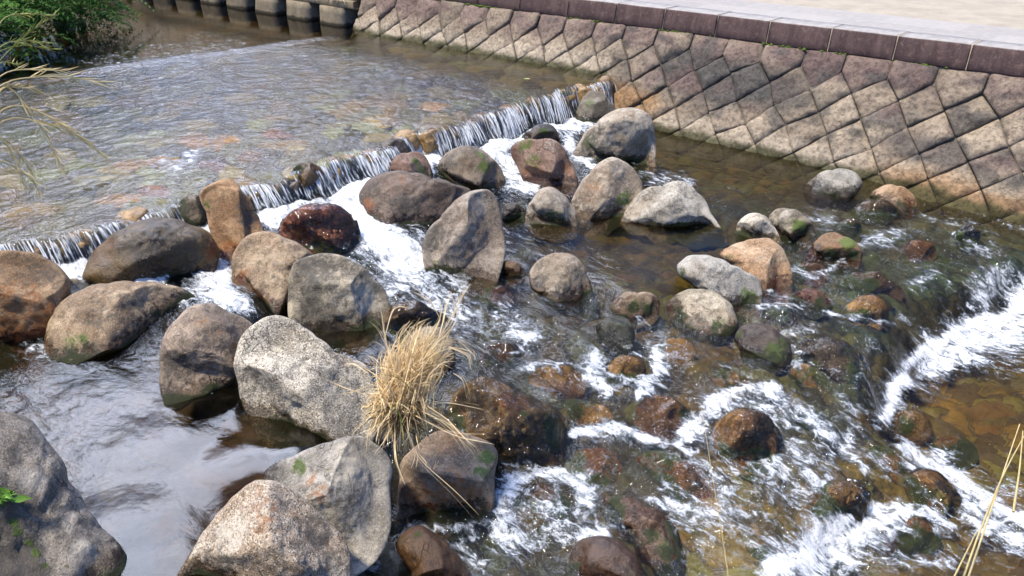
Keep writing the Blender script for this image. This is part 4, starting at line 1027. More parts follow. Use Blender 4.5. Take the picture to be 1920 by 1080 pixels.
for k, poly in enumerate(polys):
    P = np.array(poly)
    area = abs(0.5 * np.sum(P[:, 0] * np.roll(P[:, 1], -1) - P[:, 1] * np.roll(P[:, 0], -1)))
    if area < 0.006: continue
    seg = np.linalg.norm(np.roll(P, -1, 0) - P, axis=1)
    cum = np.concatenate([[0], np.cumsum(seg)])
    s = np.linspace(0, cum[-1], MBD, endpoint=False)
    PP = np.vstack([P, P[:1]])
    bd = np.column_stack([np.interp(s, cum, PP[:, 0]), np.interp(s, cum, PP[:, 1])])
    ctr = bd.mean(0)
    # round the corners a little
    bd = bd * 0.9 + 0.05 * (np.roll(bd, 1, 0) + np.roll(bd, -1, 0))
    dist = np.linalg.norm(bd - ctr, axis=1)
    sc = np.array([1.0, 0.992, 0.97, 0.91, 0.82, 0.70, 0.57, 0.44, 0.31, 0.18, 0.06])
    rg = np.random.default_rng(900 + k)
    gap = 0.0015
    tilt = rg.normal(size=2) * 0.05
    base = rg.uniform(0.0, 0.014)
    prof = np.array([-0.022, 0.0, 0.012, 0.024, 0.034, 0.042, 0.047, 0.050, 0.051, 0.052, 0.052]) * rg.uniform(0.55, 1.25)
    ring = []
    for q, pf in zip(sc, prof):
        xy2 = ctr + (bd - ctr) * (q * (1 - gap / dist))[:, None]
        nz = fbm(np.column_stack([xy2 * 7.5, np.full(MBD, k * 1.7)]), 120, 4, 0.6)
        nzl = fbm(np.column_stack([xy2 * 2.5, np.full(MBD, k * 1.7)]), 121, 2)
        o_ = pf + base + (xy2 - ctr) @ tilt + (nz * 0.024 + nzl * 0.020) * (1 if q < 0.99 else 0.1)
        ring.append(wallp(xy2[:, 0], xy2[:, 1], o_))
    V = np.concatenate(ring)
    sv.append(V)
    sf.append(grid_faces(NR, MBD, True)[:, ::-1] + n0)
    sv.append(ring[-1].mean(0)[None])
    c_i = n0 + NR * MBD
    i0 = n0 + (NR - 1) * MBD + np.arange(MBD)
    sf.append(np.column_stack([np.roll(i0, -1), np.full(MBD, c_i), i0]))
    stone_rnd.append(np.full(NR * MBD + 1, rg.uniform()))
    edge_w.append(np.concatenate([np.repeat(1 - sc, MBD), [1.0]]))
    n0 += NR * MBD + 1
V = np.concatenate(sv)
quads = np.concatenate([f for f in sf if f.shape[1] == 4]); tris = np.concatenate([f for f in sf if f.shape[1] == 3])
rnd = np.concatenate(stone_rnd)
X_, H_ = V[:, 0], V[:, 2] * KH
Q2 = np.column_stack([X_ , H_, rnd * 9])
nA = fbm(Q2 * np.array([1.6, 2.2, 1.0]), 131, 4); nB = fbm(Q2 * np.array([3, 5, 1.0]), 132, 4)
tanc = np.array([0.40, 0.325, 0.235]); purp = np.array([0.145, 0.098, 0.088]); greyc = np.array([0.085, 0.080, 0.074]); cream = np.array([0.44, 0.375, 0.285]); rustc = np.array([0.30, 0.165, 0.065])
col = tanc[None] * (0.60 + 0.45 * rnd[:, None])
def lay(c, m):
    global col
    m = np.clip(m, 0, 1)[:, None]
    col = col * (1 - m) + c[None] * m
wlev = np.where(X_ < -7.05, 0.25, np.where(X_ < -2.6, -0.29, -0.29 - 0.1 * (X_ + 2.6))) * KH
hw = H_ - wlev
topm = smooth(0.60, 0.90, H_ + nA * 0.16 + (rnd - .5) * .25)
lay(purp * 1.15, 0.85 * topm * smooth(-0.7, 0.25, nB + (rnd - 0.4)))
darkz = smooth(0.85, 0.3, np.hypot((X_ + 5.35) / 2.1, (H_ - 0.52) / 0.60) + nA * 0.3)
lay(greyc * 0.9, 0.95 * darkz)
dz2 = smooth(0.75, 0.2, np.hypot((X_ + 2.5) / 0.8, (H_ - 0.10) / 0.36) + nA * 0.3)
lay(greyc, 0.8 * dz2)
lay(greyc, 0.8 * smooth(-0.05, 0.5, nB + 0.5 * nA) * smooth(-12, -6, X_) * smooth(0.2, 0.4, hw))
lay(purp, 0.7 * smooth(0.0, 0.5, nA - 0.3 * nB) * smooth(0.3, 0.6, hw) * smooth(-0.3, 0.3, rnd - 0.3))
lay(cream, 0.65 * smooth(0.34, 0.22, hw + nA * 0.05) * smooth(0.03, 0.10, hw + nB * 0.04))
lay(rustc, 0.75 * smooth(-3.4, -2.6, X_) * smooth(0.34, 0.08, hw + nA * 0.12))
lay(rustc, 0.7 * smooth(0.9, 0.3, np.hypot((X_ + 6.5) / 0.75, (H_ - 0.0) / 0.36) + nA * 0.2))
lay(np.array([0.05, 0.055, 0.02]), 0.85 * smooth(0.13, 0.03, hw + nB * 0.07) )
lay(np.array([0.20, 0.145, 0.12]), 0.20 * smooth(0.2, 0.8, np.sin(rnd * 37.0)) * smooth(0.25, 0.45, hw))
lay(greyc * 0.8, 0.35 * smooth(0.06, 0.0, np.concatenate(edge_w) + 0.03 * nB))
wmat = NB('granite_blocks')
cc = wmat.attr('base', True)
n1 = wmat.noise(22, 8, 0.68); n2 = wmat.noise(120, 4, 0.7); n3 = wmat.noise(9, 6, 0.65, None, 0.8)
ww = wmat.mix(wmat.ramp(n1, 0.42, 0.66, 0, 0.8), cc, wmat.mix(1.0, cc, (0.36, 0.35, 0.35), 'MULTIPLY'))
ww = wmat.mix(wmat.ramp(n3, 0.52, 0.75, 0, 0.5), ww, wmat.mix(1.0, cc, (1.45, 1.42, 1.35), 'MULTIPLY'))
ww = wmat.mix(wmat.ramp(n2, 0.55, 0.75, 0, 0.3), ww, wmat.mix(1.0, cc, (0.4, 0.38, 0.36), 'MULTIPLY'))
hsum = wmat.math('ADD', wmat.math('MULTIPLY', n1, 0.8), wmat.math('ADD', wmat.math('MULTIPLY', n2, 0.25), n3))
WALLM = wmat.finish(wmat.pbsdf(ww, 0.85, wmat.bump(hsum, 0.85, 0.022), 0.25))
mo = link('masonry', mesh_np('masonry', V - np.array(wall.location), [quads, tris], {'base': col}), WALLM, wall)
# joint backing: one dark mortar sheet behind the blocks
bm_ = MB()
xs = np.linspace(WX0, WX1, 60); hs = np.linspace(-1.5, HC + 0.01, 12)
gx_, gh_ = np.meshgrid(xs, hs, indexing='ij')
bm_.add(wallp(gx_.ravel(), gh_.ravel(), np.full(gx_.size, -0.012)), grid_faces(60, 12)[:, ::-1])
# end face toward the piers
e0 = wallp(np.array([WX0]), np.array([-1.0]), np.array([0.0]))[0]; e1 = wallp(np.array([WX0]), np.array([HC]), np.array([0.0]))[0]
bm_.add(np.array([e0, e1, e1 + [0, 1.0, 0], e0 + [0, 2.0, 0]]), np.array([[0, 1, 2, 3]]))
bm_.build('mortar', simple_mat('dark_mortar', (0.09, 0.08, 0.06), (0.16, 0.14, 0.105), 30), wall)
# moss in the joint under the coping
ms_ = MB()
for _ in range(900):
    x = RNG.uniform(-10.8, -0.8)
    dn = fbm(np.array([[x * 1.3, 0.0]]), 140, 3)[0]
    if dn < RNG.uniform(-0.25, 0.75): continue
    r = RNG.uniform(0.008, 0.022)
    p = wallp(np.array([x]), np.array([HC - 0.004 - abs(RNG.normal()) * 0.008]), np.array([0.030]))[0]
    ms_.add(SVs * r * np.array([1.5, .8, .7]) + p, SFs)
for xj in (-4.86, -5.68):
    for _ in range(70):
        p = wallp(np.array([xj + RNG.normal() * .006]), np.array([HC - abs(RNG.normal()) * 0.11]), np.array([0.012]))[0]
        ms_.add(SVs * RNG.uniform(.007, .014) + p, SFs)
MOSS = simple_mat('green_moss', (0.035, 0.07, 0.008), (0.10, 0.15, 0.015), 60, 0.9, 0.8, 0.01)
mobj = ms_.build('moss', MOSS, wall)
mobj['kind'] = 'stuff'

# coping stones
zc0, zc1 = HC / KH, HC / KH + 0.285
yc = Y0 + BAT * zc0
copm = NB('coping_granite')
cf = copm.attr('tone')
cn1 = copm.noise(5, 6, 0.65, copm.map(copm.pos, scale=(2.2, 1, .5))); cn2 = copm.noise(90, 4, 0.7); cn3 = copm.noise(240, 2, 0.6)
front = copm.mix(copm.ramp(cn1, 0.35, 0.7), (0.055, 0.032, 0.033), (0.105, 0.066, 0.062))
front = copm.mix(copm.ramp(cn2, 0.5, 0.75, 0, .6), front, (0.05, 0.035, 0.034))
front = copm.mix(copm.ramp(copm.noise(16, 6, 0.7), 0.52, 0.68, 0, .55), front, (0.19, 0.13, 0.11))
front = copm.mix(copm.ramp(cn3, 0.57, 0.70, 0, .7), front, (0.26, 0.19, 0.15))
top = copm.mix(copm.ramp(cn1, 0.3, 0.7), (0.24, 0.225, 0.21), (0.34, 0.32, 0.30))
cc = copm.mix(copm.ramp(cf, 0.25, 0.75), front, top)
COPM = copm.finish(copm.pbsdf(cc, 0.8, copm.bump(copm.math('ADD', cn2, cn1), 0.5, 0.008), 0.3))
JM = simple_mat('pale_joint_mortar', (0.42, 0.34, 0.24), (0.58, 0.49, 0.36), 40)
joints = [-12.72, -11.7, -10.85, -9.95, -9.05, -8.1, -7.24, -6.44, -5.62, -4.88, -4.07, -3.28, -2.47, -1.6, -0.75, 0.2, 1.1, 2.0, 2.6]
def slab_mesh(x0, x1, y0, y1, z0, z1, seed, lean=0.0):
    """a worn slab: rounded front edge, slightly wavy faces"""
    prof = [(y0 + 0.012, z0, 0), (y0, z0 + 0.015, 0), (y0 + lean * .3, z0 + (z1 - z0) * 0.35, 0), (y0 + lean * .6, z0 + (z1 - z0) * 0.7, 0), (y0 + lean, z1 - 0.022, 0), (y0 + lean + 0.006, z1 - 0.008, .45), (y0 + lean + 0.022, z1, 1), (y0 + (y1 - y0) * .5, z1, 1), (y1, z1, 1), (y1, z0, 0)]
    nx_ = 16
    xs = np.linspace(x0, x1, nx_)
    V = []; A = []
    for x in xs:
        for (y, z, a) in prof:
            V.append((x, y, z)); A.append(a)
    V = np.array(V)
    nn = fbm(V * 4 + seed, 150, 3)
    V[:, 1] += nn * 0.006; V[:, 2] += fbm(V * 3 + seed + 40, 151, 2) * 0.003
    F = grid_faces(nx_, len(prof), True)
    m = len(prof)
    caps = [list(range(m))[::-1], list(range((nx_ - 1) * m, nx_ * m))]
    return V, F, np.array(A), caps
for k, (a, b) in enumerate(zip(joints[:-1], joints[1:])):
    V, F, A, caps = slab_mesh(a + 0.010, b - 0.010, yc - 0.012, yc + 0.40, zc0 + 0.004, zc1, k * 3.1, 0.05)
    o = link('coping_stone', mesh_np('coping_stone', V - np.array(wall.location), [F, np.array(caps)], {'tone': A}), COPM, wall)
jb = MB()
jb.add(np.array([(x, y, z) for x in (WX0 + .02, WX1 - .02) for (y, z) in ((yc + 0.006, zc0 + .008), (yc + 0.056, zc1 - 0.006), (yc + 0.39, zc1 - 0.006), (yc + .39, zc0 + .008))]), np.array([[0, 1, 5, 4], [1, 2, 6, 5], [2, 3, 7, 6], [3, 0, 4, 7], [0, 3, 2, 1], [4, 5, 6, 7]]))
jb.build('joint_mortar', JM, wall, smooth_=False)

# pavement and gravel path behind the coping
zt = zc1 - 0.004
pav = NB('pale_paving')
px_ = pav.N('TexBrick')
px_.inputs['Scale'].default_value = 1.0
px_.inputs['Mortar Size'].default_value = 0.012
px_.inputs['Brick Width'].default_value = 0.95
px_.inputs['Row Height'].default_value = 0.55
px_.offset = 0.5
pav.set(px_.inputs['Color1'], (0.25, 0.235, 0.22)); pav.set(px_.inputs['Color2'], (0.30, 0.285, 0.265)); pav.set(px_.inputs['Mortar'], (0.30, 0.28, 0.26))
pav.L(pav.pos, px_.inputs['Vector'])
pn = pav.noise(12, 6, 0.65)
pc = pav.mix(pav.ramp(pn, 0.4, 0.7, 0, .35), px_.outputs['Color'], (0.42, 0.38, 0.34))
PAV = pav.finish(pav.pbsdf(pc, 0.85, pav.bump(pn, 0.3, 0.006), 0.3))
GRV = NB('gravel')
gn = GRV.noise(3, 7, 0.7); gv = GRV.voro(55, out='Color'); gs = GRV.N('SeparateColor'); GRV.L(gv, gs.inputs[0])
gc = GRV.mix(GRV.ramp(gn, 0.35, 0.7), (0.36, 0.32, 0.25), (0.27, 0.24, 0.195))
gc = GRV.mix(GRV.ramp(gs.outputs[0], 0.6, 0.9, 0, .5), gc, (0.30, 0.25, 0.19))
GRAVEL = GRV.finish(GRV.pbsdf(gc, 0.9, GRV.bump(gs.outputs[1], 0.5, 0.012), 0.2))
def sheet(name, x0, x1, y0, y1, z, mat):
    V = np.array([(x0, y0, z), (x1, y0, z), (x1, y1, z), (x0, y1, z)])
    return tag(link(name, mesh_np(name, V, np.array([[0, 1, 2, 3]]), None, False), mat), kind='structure')
sheet('pavement', -60, 40, yc + 0.40, yc + 1.50, zt, PAV)
sheet('gravel_path', -60, 40, yc + 1.50, yc + 9, zt - 0.012, GRAVEL)

# unseen wooded ring added so the water mirrors a dark low skyline
HN = 90
ha = np.radians(np.linspace(-60, 125, HN))
V = []
for k_, a_ in enumerate(ha):
    rr_ = 85
    hh_ = 20 + 5 * math.sin(a_ * 3.1) + 3 * math.sin(a_ * 7.7 + 1)
    for f_, g_ in ((1.0, -2.0), (1.12, hh_ * .55), (1.3, hh_ * .95), (1.6, hh_ * 1.25), (2.2, -3)):
        V.append((-math.sin(a_) * rr_ * f_, math.cos(a_) * rr_ * f_, g_))
V = np.array(V)
V[:, 2] += fbm(V * .09, 300, 4) * 2.5
tag(link('added_hills', mesh_np('added_hills', V, grid_faces(HN, 5)[:, ::-1]), simple_mat('added_hill_wood', (0.018, 0.026, 0.012), (0.05, 0.058, 0.022), .25, 1.0, .5, .5)), kind='structure')

# ------------------------------------------------------------------ piers and beam that carry the bank further upstream
PIERM = NB('weathered_concrete')
q1 = PIERM.noise(9, 7, 0.65); q2 = PIERM.noise(70, 4, 0.7)
qz = PIERM.attr('tone')
qc = PIERM.mix(PIERM.ramp(q1, 0.35, 0.7), (0.27, 0.225, 0.155), (0.17, 0.145, 0.105))
qc = PIERM.mix(PIERM.ramp(q2, 0.55, 0.75, 0, .6), qc, (0.08, 0.07, 0.055))
qc = PIERM.mix(PIERM.ramp(PIERM.math('ADD', qz, PIERM.math('MULTIPLY', PIERM.math('SUBTRACT', q1, .5), .5)), 0.45, 0.75), qc, (0.04, 0.035, 0.025))
PIER = PIERM.finish(PIERM.pbsdf(qc, 0.85, PIERM.bump(PIERM.math('ADD', q1, q2), 0.6, 0.012), 0.25))
def pier(x0, x1, yf, ztop):
    nh, ns = 9, 20
    V, A = [], []
    cxp, hw_ = (x0 + x1) / 2, (x1 - x0) / 2
    for k in range(nh):
        f = k / (nh - 1)
        z = -0.3 + (ztop + 0.3) * f
        w = hw_ * (1.06 - 0.12 * f); dep = 0.42 * (1.10 - 0.16 * f)
        for m in range(ns):
            th = 2 * np.pi * m / ns
            c, s = np.cos(th), np.sin(th)
            V.append((cxp + w * np.sign(c) * abs(c) ** 0.35, yf + 0.42 + dep * np.sign(s) * abs(s) ** 0.35, z))
            A.append(np.clip(1.15 - (z - 0.27) / 0.13, 0, 1))
    V = np.array(V)
    V[:, 0] += fbm(V * 4, 160, 3) * 0.012; V[:, 1] += fbm(V * 4 + 9, 161, 3) * 0.012
    V = np.vstack([V, V[-ns:] * [1, 1, 1] + [0, 0, 0.0]])
    top = np.arange((nh - 1) * ns, nh * ns)[None]
    return V[:nh * ns], grid_faces(nh, ns, True)[:, ::-1], np.array(A), top
walk = empty('pier_walkway', (-16, 10.4, 0.25))
tag(walk, 'concrete walkway on a row of stubby piers standing in the calm water', 'walkway')
xp = -13.02
while xp > -24:
    w = 0.76
    V, F, A, top = pier(xp - w, xp, 10.27, 0.60)
    link('pier', mesh_np('pier', V - np.array(walk.location), [F, top], {'tone': A}), PIER, walk)
    xp -= 1.05
def box_np(x0, x1, y0, y1, z0, z1, n=40, seed=0):
    prof = [(y0 + .01, z0), (y0, z0 + .012), (y0 - .004, (z0 + z1) / 2), (y0, z1 - .012), (y0 + .012, z1), (y1, z1), (y1, z0)]
    xs = np.linspace(x0, x1, n)
    V = np.array([(x, y, z) for x in xs for y, z in prof])
    V[:, 1] += fbm(V * 3 + seed, 170, 3) * 0.010
    V[:, 2] += fbm(V * 3 + seed + 9, 171, 3) * 0.006
    m = len(prof)
    return V, grid_faces(n, m, True), np.array([list(range(m))[::-1], list(range((n - 1) * m, n * m))])
def piece(name, args, mat, parent, seed=0):
    V, F, caps = box_np(*args, seed=seed)
    return link(name, mesh_np(name, V - np.array(parent.location), [F, caps], {'tone': np.zeros(len(V))}), mat, parent)
piece('beam', (-24.5, WX0 - 0.06, 10.38, 11.3, 0.603, 0.745), PIER, walk)
piece('parapet', (-24.5, WX0 - 0.06, 10.46, 11.2, 0.748, 1.05), WALLM if False else PIER, walk, 5)
piece('back_wall', (-24.5, WX0 - 0.06, 11.25, 11.6, -0.3, 0.6), simple_mat('shade_behind_piers', (0.02, 0.018, 0.014), (0.04, 0.035, 0.028), 8), walk, 6)  # near-black colour paints the shade behind the piers
# straw growing on the ledge
def blade_pts(p, dirv, length, droop, n=7):
    t = np.linspace(0, 1, n)
    dirv = np.asarray(dirv, dtype=float); dirv = dirv / np.linalg.norm(dirv)
    return np.asarray(p) + length * (t[:, None] * dirv) + np.column_stack([0 * t, 0 * t, -droop * length * t ** 2.2])
def straw_mat(name, c1, c2, c3=None):
    b = NB(name)
    tn = b.attr('tone')
    c = b.mix(tn, c1, c2)
    c = b.mix(b.ramp(b.noise(60, 3), .5, .75, 0, .4), c, tuple(x * .55 for x in c1))
    d = b.pbsdf(c, 0.6, None, 0.3)
    t = b.N('BsdfTranslucent'); b.set(t.inputs['Color'], c)
    m = b.N('MixShader'); m.inputs[0].default_value = 0.25
    b.L(d, m.inputs[1]); b.L(t.outputs[0], m.inputs[2])
    return b.finish(m.outputs[0])
STRAW = straw_mat('dry_straw', (0.64, 0.45, 0.21), (0.92, 0.77, 0.49))
GREENB = straw_mat('green_blade', (0.10, 0.16, 0.03), (0.18, 0.25, 0.06))
LEAF = straw_mat('shrub_leaf', (0.035, 0.105, 0.016), (0.15, 0.34, 0.05))
lg = MB()
for _ in range(46):
    p = np.array([-13.2 + RNG.normal() * .10, 10.36, 0.76])
    lg.ribbon(blade_pts(p, (RNG.normal() * .5, -0.45, RNG.uniform(.1, .9)), RNG.uniform(.12, .32), RNG.uniform(.2, .7)), np.linspace(.006, .001, 7), RNG.uniform())
tag(lg.build('dry_grass', STRAW), 'wisp of straw hanging over the walkway ledge by the wall end', 'grass')
# vegetation and a sunlit retaining wall behind the walkway (seen in the calm water)
slope = MB()
for _ in range(5200):
    x = RNG.uniform(-27, -12.8); y = 11.5 + abs(RNG.normal()) * 0.7
    zz = 1.05 + RNG.uniform(0, 1) ** 1.2 * (0.4 + 0.2 * vnoise(np.array([[x * 1.1, 2.0]]), 21)[0])
    slope.ribbon(blade_pts((x, y, zz - .15), RNG.normal(size=3) * [.7, .6, .4] + [0, -.25, .5], RNG.uniform(.15, .42), RNG.uniform(.2, .9), 4), np.array([.02, .03, .02, .003]), RNG.uniform())
HEDGE = straw_mat('dull_hedge_leaf', (0.03, 0.035, 0.012), (0.11, 0.085, 0.035))
tag(slope.build('hedge', HEDGE), 'dull olive hedge growing behind the pier walkway', 'hedge')
up_ = empty('retaining_wall', (-20, 12.9, 0.9))
tag(up_, 'pale cut stone retaining wall rising behind the hedge', 'wall')
V = np.array([(x, 12.9 + 0.25 * z_, 0.9 + z_ * 2.6) for x in np.linspace(-40, -15.5, 60) for z_ in np.linspace(0, 1, 14)])
V[:, 1] += fbm(V * np.array([2.2, 1, 2.2]), 175, 3) * 0.05
rw = NB('pale_wall_blocks')
rb = rw.N('TexBrick'); rb.inputs['Scale'].default_value = 1.0; rb.inputs['Brick Width'].default_value = 0.42; rb.inputs['Row Height'].default_value = 0.36; rb.inputs['Mortar Size'].default_value = 0.02
rw.L(rw.map(rw.pos, rot=(math.radians(90), 0, 0)), rb.inputs['Vector'])
rw.set(rb.inputs['Color1'], (0.50, 0.42, 0.30)); rw.set(rb.inputs['Color2'], (0.38, 0.30, 0.21)); rw.set(rb.inputs['Mortar'], (0.08, 0.065, 0.05))
link('blocks', mesh_np('blocks', V - np.array(up_.location), grid_faces(60, 14)[:, ::-1]), rw.finish(rw.pbsdf(rb.outputs['Color'], .85)), up_)

# ------------------------------------------------------------------ left bank, shrub, ledge, grasses
NB_X = np.arange(-30, 6.01, 0.12); NB_T = np.linspace(0, 1, 26)
edge_y = np.interp(NB_X, [-30, -20, -16.5, -13.5, -9, -6, -4, -2, 0, 6], [9.2, 7.2, 5.7, 3.6, 1.5, 0.75, 0.35, 0.4, 0.3, 0.2])
V = []
for x, ey in zip(NB_X, edge_y):
    for t in NB_T:
        V.append((x, ey + 0.5 - t * 9, -0.5 + 1.15 * smooth(0.0, 0.16, t) - 0.25 * smooth(.16, .5, t)))
V = np.array(V)
V[:, 2] += fbm(V * 1.5, 180, 4) * 0.10
tag(link('left_bank', mesh_np('left_bank', V, grid_faces(len(NB_X), 26)), simple_mat('bank_earth', (0.10, 0.085, 0.05), (0.06, 0.07, 0.025), 6, .95, .6, .03)), kind='structure')

shrub = empty('shrub', (-17.2, 6.9, 0.3))
tag(shrub, 'dense green shrub with feathery leaves overhanging the calm water', 'shrub')
st = MB(); lf = MB()
def pinnate(mb, p, d, L, tone):
    """a feather leaf: stalk with paired leaflets"""
    pts = blade_pts(p, d, L, RNG.uniform(.15, .5), 8)
    mb.tube(pts, np.linspace(.004, .001, 8), 3, tone)
    T = np.gradient(pts, axis=0)
    for k in range(1, 8):
        side = np.cross(T[k], [RNG.normal() * .2, RNG.normal() * .2, 1]); side /= np.linalg.norm(side) + 1e-9
        for s in (-1, 1):
            q = pts[k]; l = L * 0.30 * (1 - 0.45 * abs(k / 7 - .45))
            dv = side * s + T[k] / np.linalg.norm(T[k]) * 0.45 + [0, 0, -.15]
            tip = q + dv / np.linalg.norm(dv) * l
            mid = (q + tip) / 2 + [0, 0, .01]
            wv = np.cross(dv, [0, 0, 1]); wv = wv / (np.linalg.norm(wv) + 1e-9) * l * .16
            mb.add([q, mid + wv, tip, mid - wv], [[0, 1, 2, 3]], np.clip(tone + RNG.normal() * .12, 0, 1))
SC = [(22, 96, 13.2), (40, 30, 13.6), (110, 22, 14.4), (170, 18, 15.0), (225, 14, 15.6), (10, 62, 13.2), (62, 52, 13.8), (130, 40, 14.8), (-40, 40, 12.6), (90, -30, 14.2), (180, -30, 15.2), (-60, 70, 12.6), (0, -20, 13.4), (215, 34, 15.3)]
base_s = np.array([-17.6, 6.6, 0.35])
for (u, v, d) in SC:
    c = pt(u - 38, v - 26, d)
    c[2] = max(c[2], 0.5)
    st.tube(np.array([base_s + RNG.normal(size=3) * .15, (base_s + c) / 2 + [0, 0, .25], c]), [.035, .02, .008], 6, .3)
    for _ in range(60):
        q = c + RNG.normal(size=3) * np.array([.30, .30, .20])
        q[2] = max(q[2], 0.36)
        dd = RNG.normal(size=3) * [1, 1, .5] + [0.35, 0.25, -.05]
        pinnate(lf, q, dd, RNG.uniform(.28, .5), np.clip(RNG.uniform(0, .8) + (q[2] - .8) * .25, 0, 1))
st.build('branches', simple_mat('shrub_bark', (0.06, 0.045, 0.03), (0.11, 0.085, 0.06), 30), shrub)
lf.build('foliage', LEAF, shrub, smooth_=False)
tree = empty('tree', (-23.5, 6.2, 0.8))
tag(tree, 'dark leafy tree on the left bank upstream, mirrored in the calm brown water', 'tree')
tk = MB(); cw = MB()
tk.tube(np.array([[-23.5, 6.2, .5], [-23.4, 6.3, 2.0], [-23.1, 6.5, 3.6], [-22.8, 6.9, 5.2]]), [.22, .18, .13, .06], 8, .3)
for k in range(60):
    c = np.array([-22.8, 6.6, 3.9]) + RNG.normal(size=3) * np.array([2.2, 1.5, 1.25])
    c[2] = max(c[2], 1.7)
    tk.tube(np.array([[-23.2, 6.45, 3.0 + RNG.uniform(-.8, .8)], (c + [-23.1, 6.5, 3.4]) / 2 + [0, 0, .2], c]), [.06, .035, .01], 5, .3)
    for _ in range(110):
        q = c + RNG.normal(size=3) * .42
        cw.ribbon(blade_pts(q, RNG.normal(size=3) + [0, 0, -.3], RNG.uniform(.12, .24), .3, 4), np.array([.02, .05, .04, .004]), RNG.uniform())
tk.build('trunk', simple_mat('tree_bark', (0.06, 0.045, 0.03), (0.11, 0.085, 0.06), 30), tree)
cw.build('crown', HEDGE, tree, smooth_=False)

# pale stones showing under the shrub
for k, (u, v, w, h) in enumerate([(112, 42, 22, 32), (133, 52, 14, 24), (152, 44, 16, 22)]):
    o = boulder('bank_stone', ['pale upright stone under the shrub, largest of the three', 'pale narrow stone under the shrub, middle of the three', 'pale stone under the right end of the shrub'][k],
            [(u + w * .5 * math.cos(a) * (1 + .15 * math.sin(3 * a + k)), v - h * .5 * math.sin(a)) for a in np.linspace(0, 2 * math.pi, 12, endpoint=False)], (.40, .33, .27), (.5, .43, .36), 200 + k, group='pale stones under the shrub', cat='stone', foam=0)

# near ledge at the lower left
led = boulder('rock_ledge', 'weathered grey bedrock ledge with a moss line at the lower left corner', [(-260, 860), (-120, 790), (-40, 772), (0, 778), (20, 790), (38, 815), (60, 840), (90, 880), (97, 900), (115, 915), (135, 945), (155, 970), (165, 985), (190, 1005), (210, 1025), (235, 1060), (248, 1090), (240, 1180), (100, 1300), (-150, 1300), (-280, 1100)],
        (.15, .13, .105), (.29, .25, .20), 301, thick=.34, shear=0.0, facets=4, rough=.06, lvl=6, cat='rock', strata=.035, speck=.7, group='foreground rocks', sink=1.1,
        marks=[(-20, 1000, 90, 'dark', .8), (30, 1060, 60, 'dark', .85), (80, 1075, 40, 'dark', .6), (12, 950, 9, 'moss', 1.), (22, 975, 10, 'moss', 1.), (32, 995, 10, 'moss', 1.), (50, 1020, 9, 'moss', .9), (66, 1040, 9, 'moss', .9), (85, 1062, 9, 'moss', .9), (160, 1030, 36, 'lite', .7), (200, 1060, 30, 'lite', .6), (60, 900, 34, 'lite', .6), (120, 975, 30, 'lite', .6), (40, 840, 30, 'dark', .5), (95, 930, 16, 'dark', .6), (165, 1000, 14, 'dark', .5)])

def on_mesh(o, u, v):
    """first hit of the view ray with an object's mesh (to stand plants on it)"""
    mw = o.matrix_world.copy() if False else Matrix.Translation(o.location)
    inv = mw.inverted()
    ok, p, n, i = o.ray_cast(inv @ Vector(CAM), (inv.to_3x3() @ Vector(ray(u, v))).normalized())
    return np.array(mw @ p) if ok else None
bpy.context.view_layer.update()
pl = MB()
p0 = on_mesh(led, 10, 935)
if p0 is None: p0 = pt(10, 935, 4.0)
for _ in range(26):
    d = RNG.normal(size=3) * [.7, .7, .3] + [0, 0, .8]
    L = RNG.uniform(.05, .12)
    pts = blade_pts(p0 + RNG.normal(size=3) * [.02, .02, .0], d, L, .4, 6)
    pl.ribbon(pts, np.array([.002, .010, .016, .014, .008, .001]) * 1.1, RNG.uniform(), roll=np.cross(d, RNG.normal(size=3)) if False else None)
tag(pl.build('small_plant', straw_mat('bright_leaf', (0.10, 0.24, 0.03), (0.20, 0.36, 0.06))), 'tuft of bright green leaves growing on the grey ledge', 'plant')

# the dry tuft in the middle
tuft = empty('dry_grass_tuft', pt(752, 765, 4.92))
tag(tuft, 'big tuft of dry straw coloured grass between the pale granite and amber boulders', 'grass tuft')
dry = MB(); grn = MB()
T0 = np.array(tuft.location)
def to3(u, v, d): return pt(u, v, d)
def arc(pa, pb, pc, n=9):
    t = np.linspace(0, 1, n)[:, None]
    return (1 - t) ** 2 * pa + 2 * t * (1 - t) * pb + t ** 2 * pc
def bladew(n, w): return w * np.clip(np.minimum(np.linspace(0.55, 1.6, n), 1) * np.linspace(1.25, 0.05, n) ** 0.7, .08, 1)
D0 = 4.92
for k in range(900):
    # blades leave a short crown, rise, then bend over in every direction
    u0 = 752 + RNG.normal() * 24; v0 = 772 + RNG.normal() * 16
    b0 = to3(u0, v0, D0 + RNG.normal() * .06)
    a = RNG.uniform(0, 2 * np.pi); q = RNG.uniform(.05, 1.0) ** .55
    ue = 786 + q * (74 * np.cos(a) + 14 * np.sin(a)); ve = 668 - q * (74 * np.sin(a) + 6 * np.cos(a))
    if RNG.uniform() < .20:
        ue = RNG.uniform(680, 800); ve = RNG.uniform(755, 850)
    if RNG.uniform() < .07:
        ue = RNG.uniform(676, 730); ve = RNG.uniform(640, 790)
    if RNG.uniform() < .16:
        a2 = RNG.uniform(2.6, 5.2); ue = 752 + 78 * np.cos(a2) * RNG.uniform(.5, 1); ve = 765 - 90 * np.sin(a2) * RNG.uniform(.5, 1)
    e0 = to3(ue, ve, D0 + RNG.normal() * .15)
    mid = to3(u0 * .42 + ue * .58 + RNG.normal() * 15, v0 * .35 + ve * .65 - RNG.uniform(14, 62), D0 + RNG.normal() * .10)
    pts = arc(b0, mid, e0)
    pts = pts + fbm(pts * 9 + k, 190, 2)[:, None] * RNG.normal(size=3) * .012
    (grn if RNG.uniform() < .05 else dry).ribbon(pts, bladew(9, RNG.uniform(.0022, .0058)), RNG.uniform())
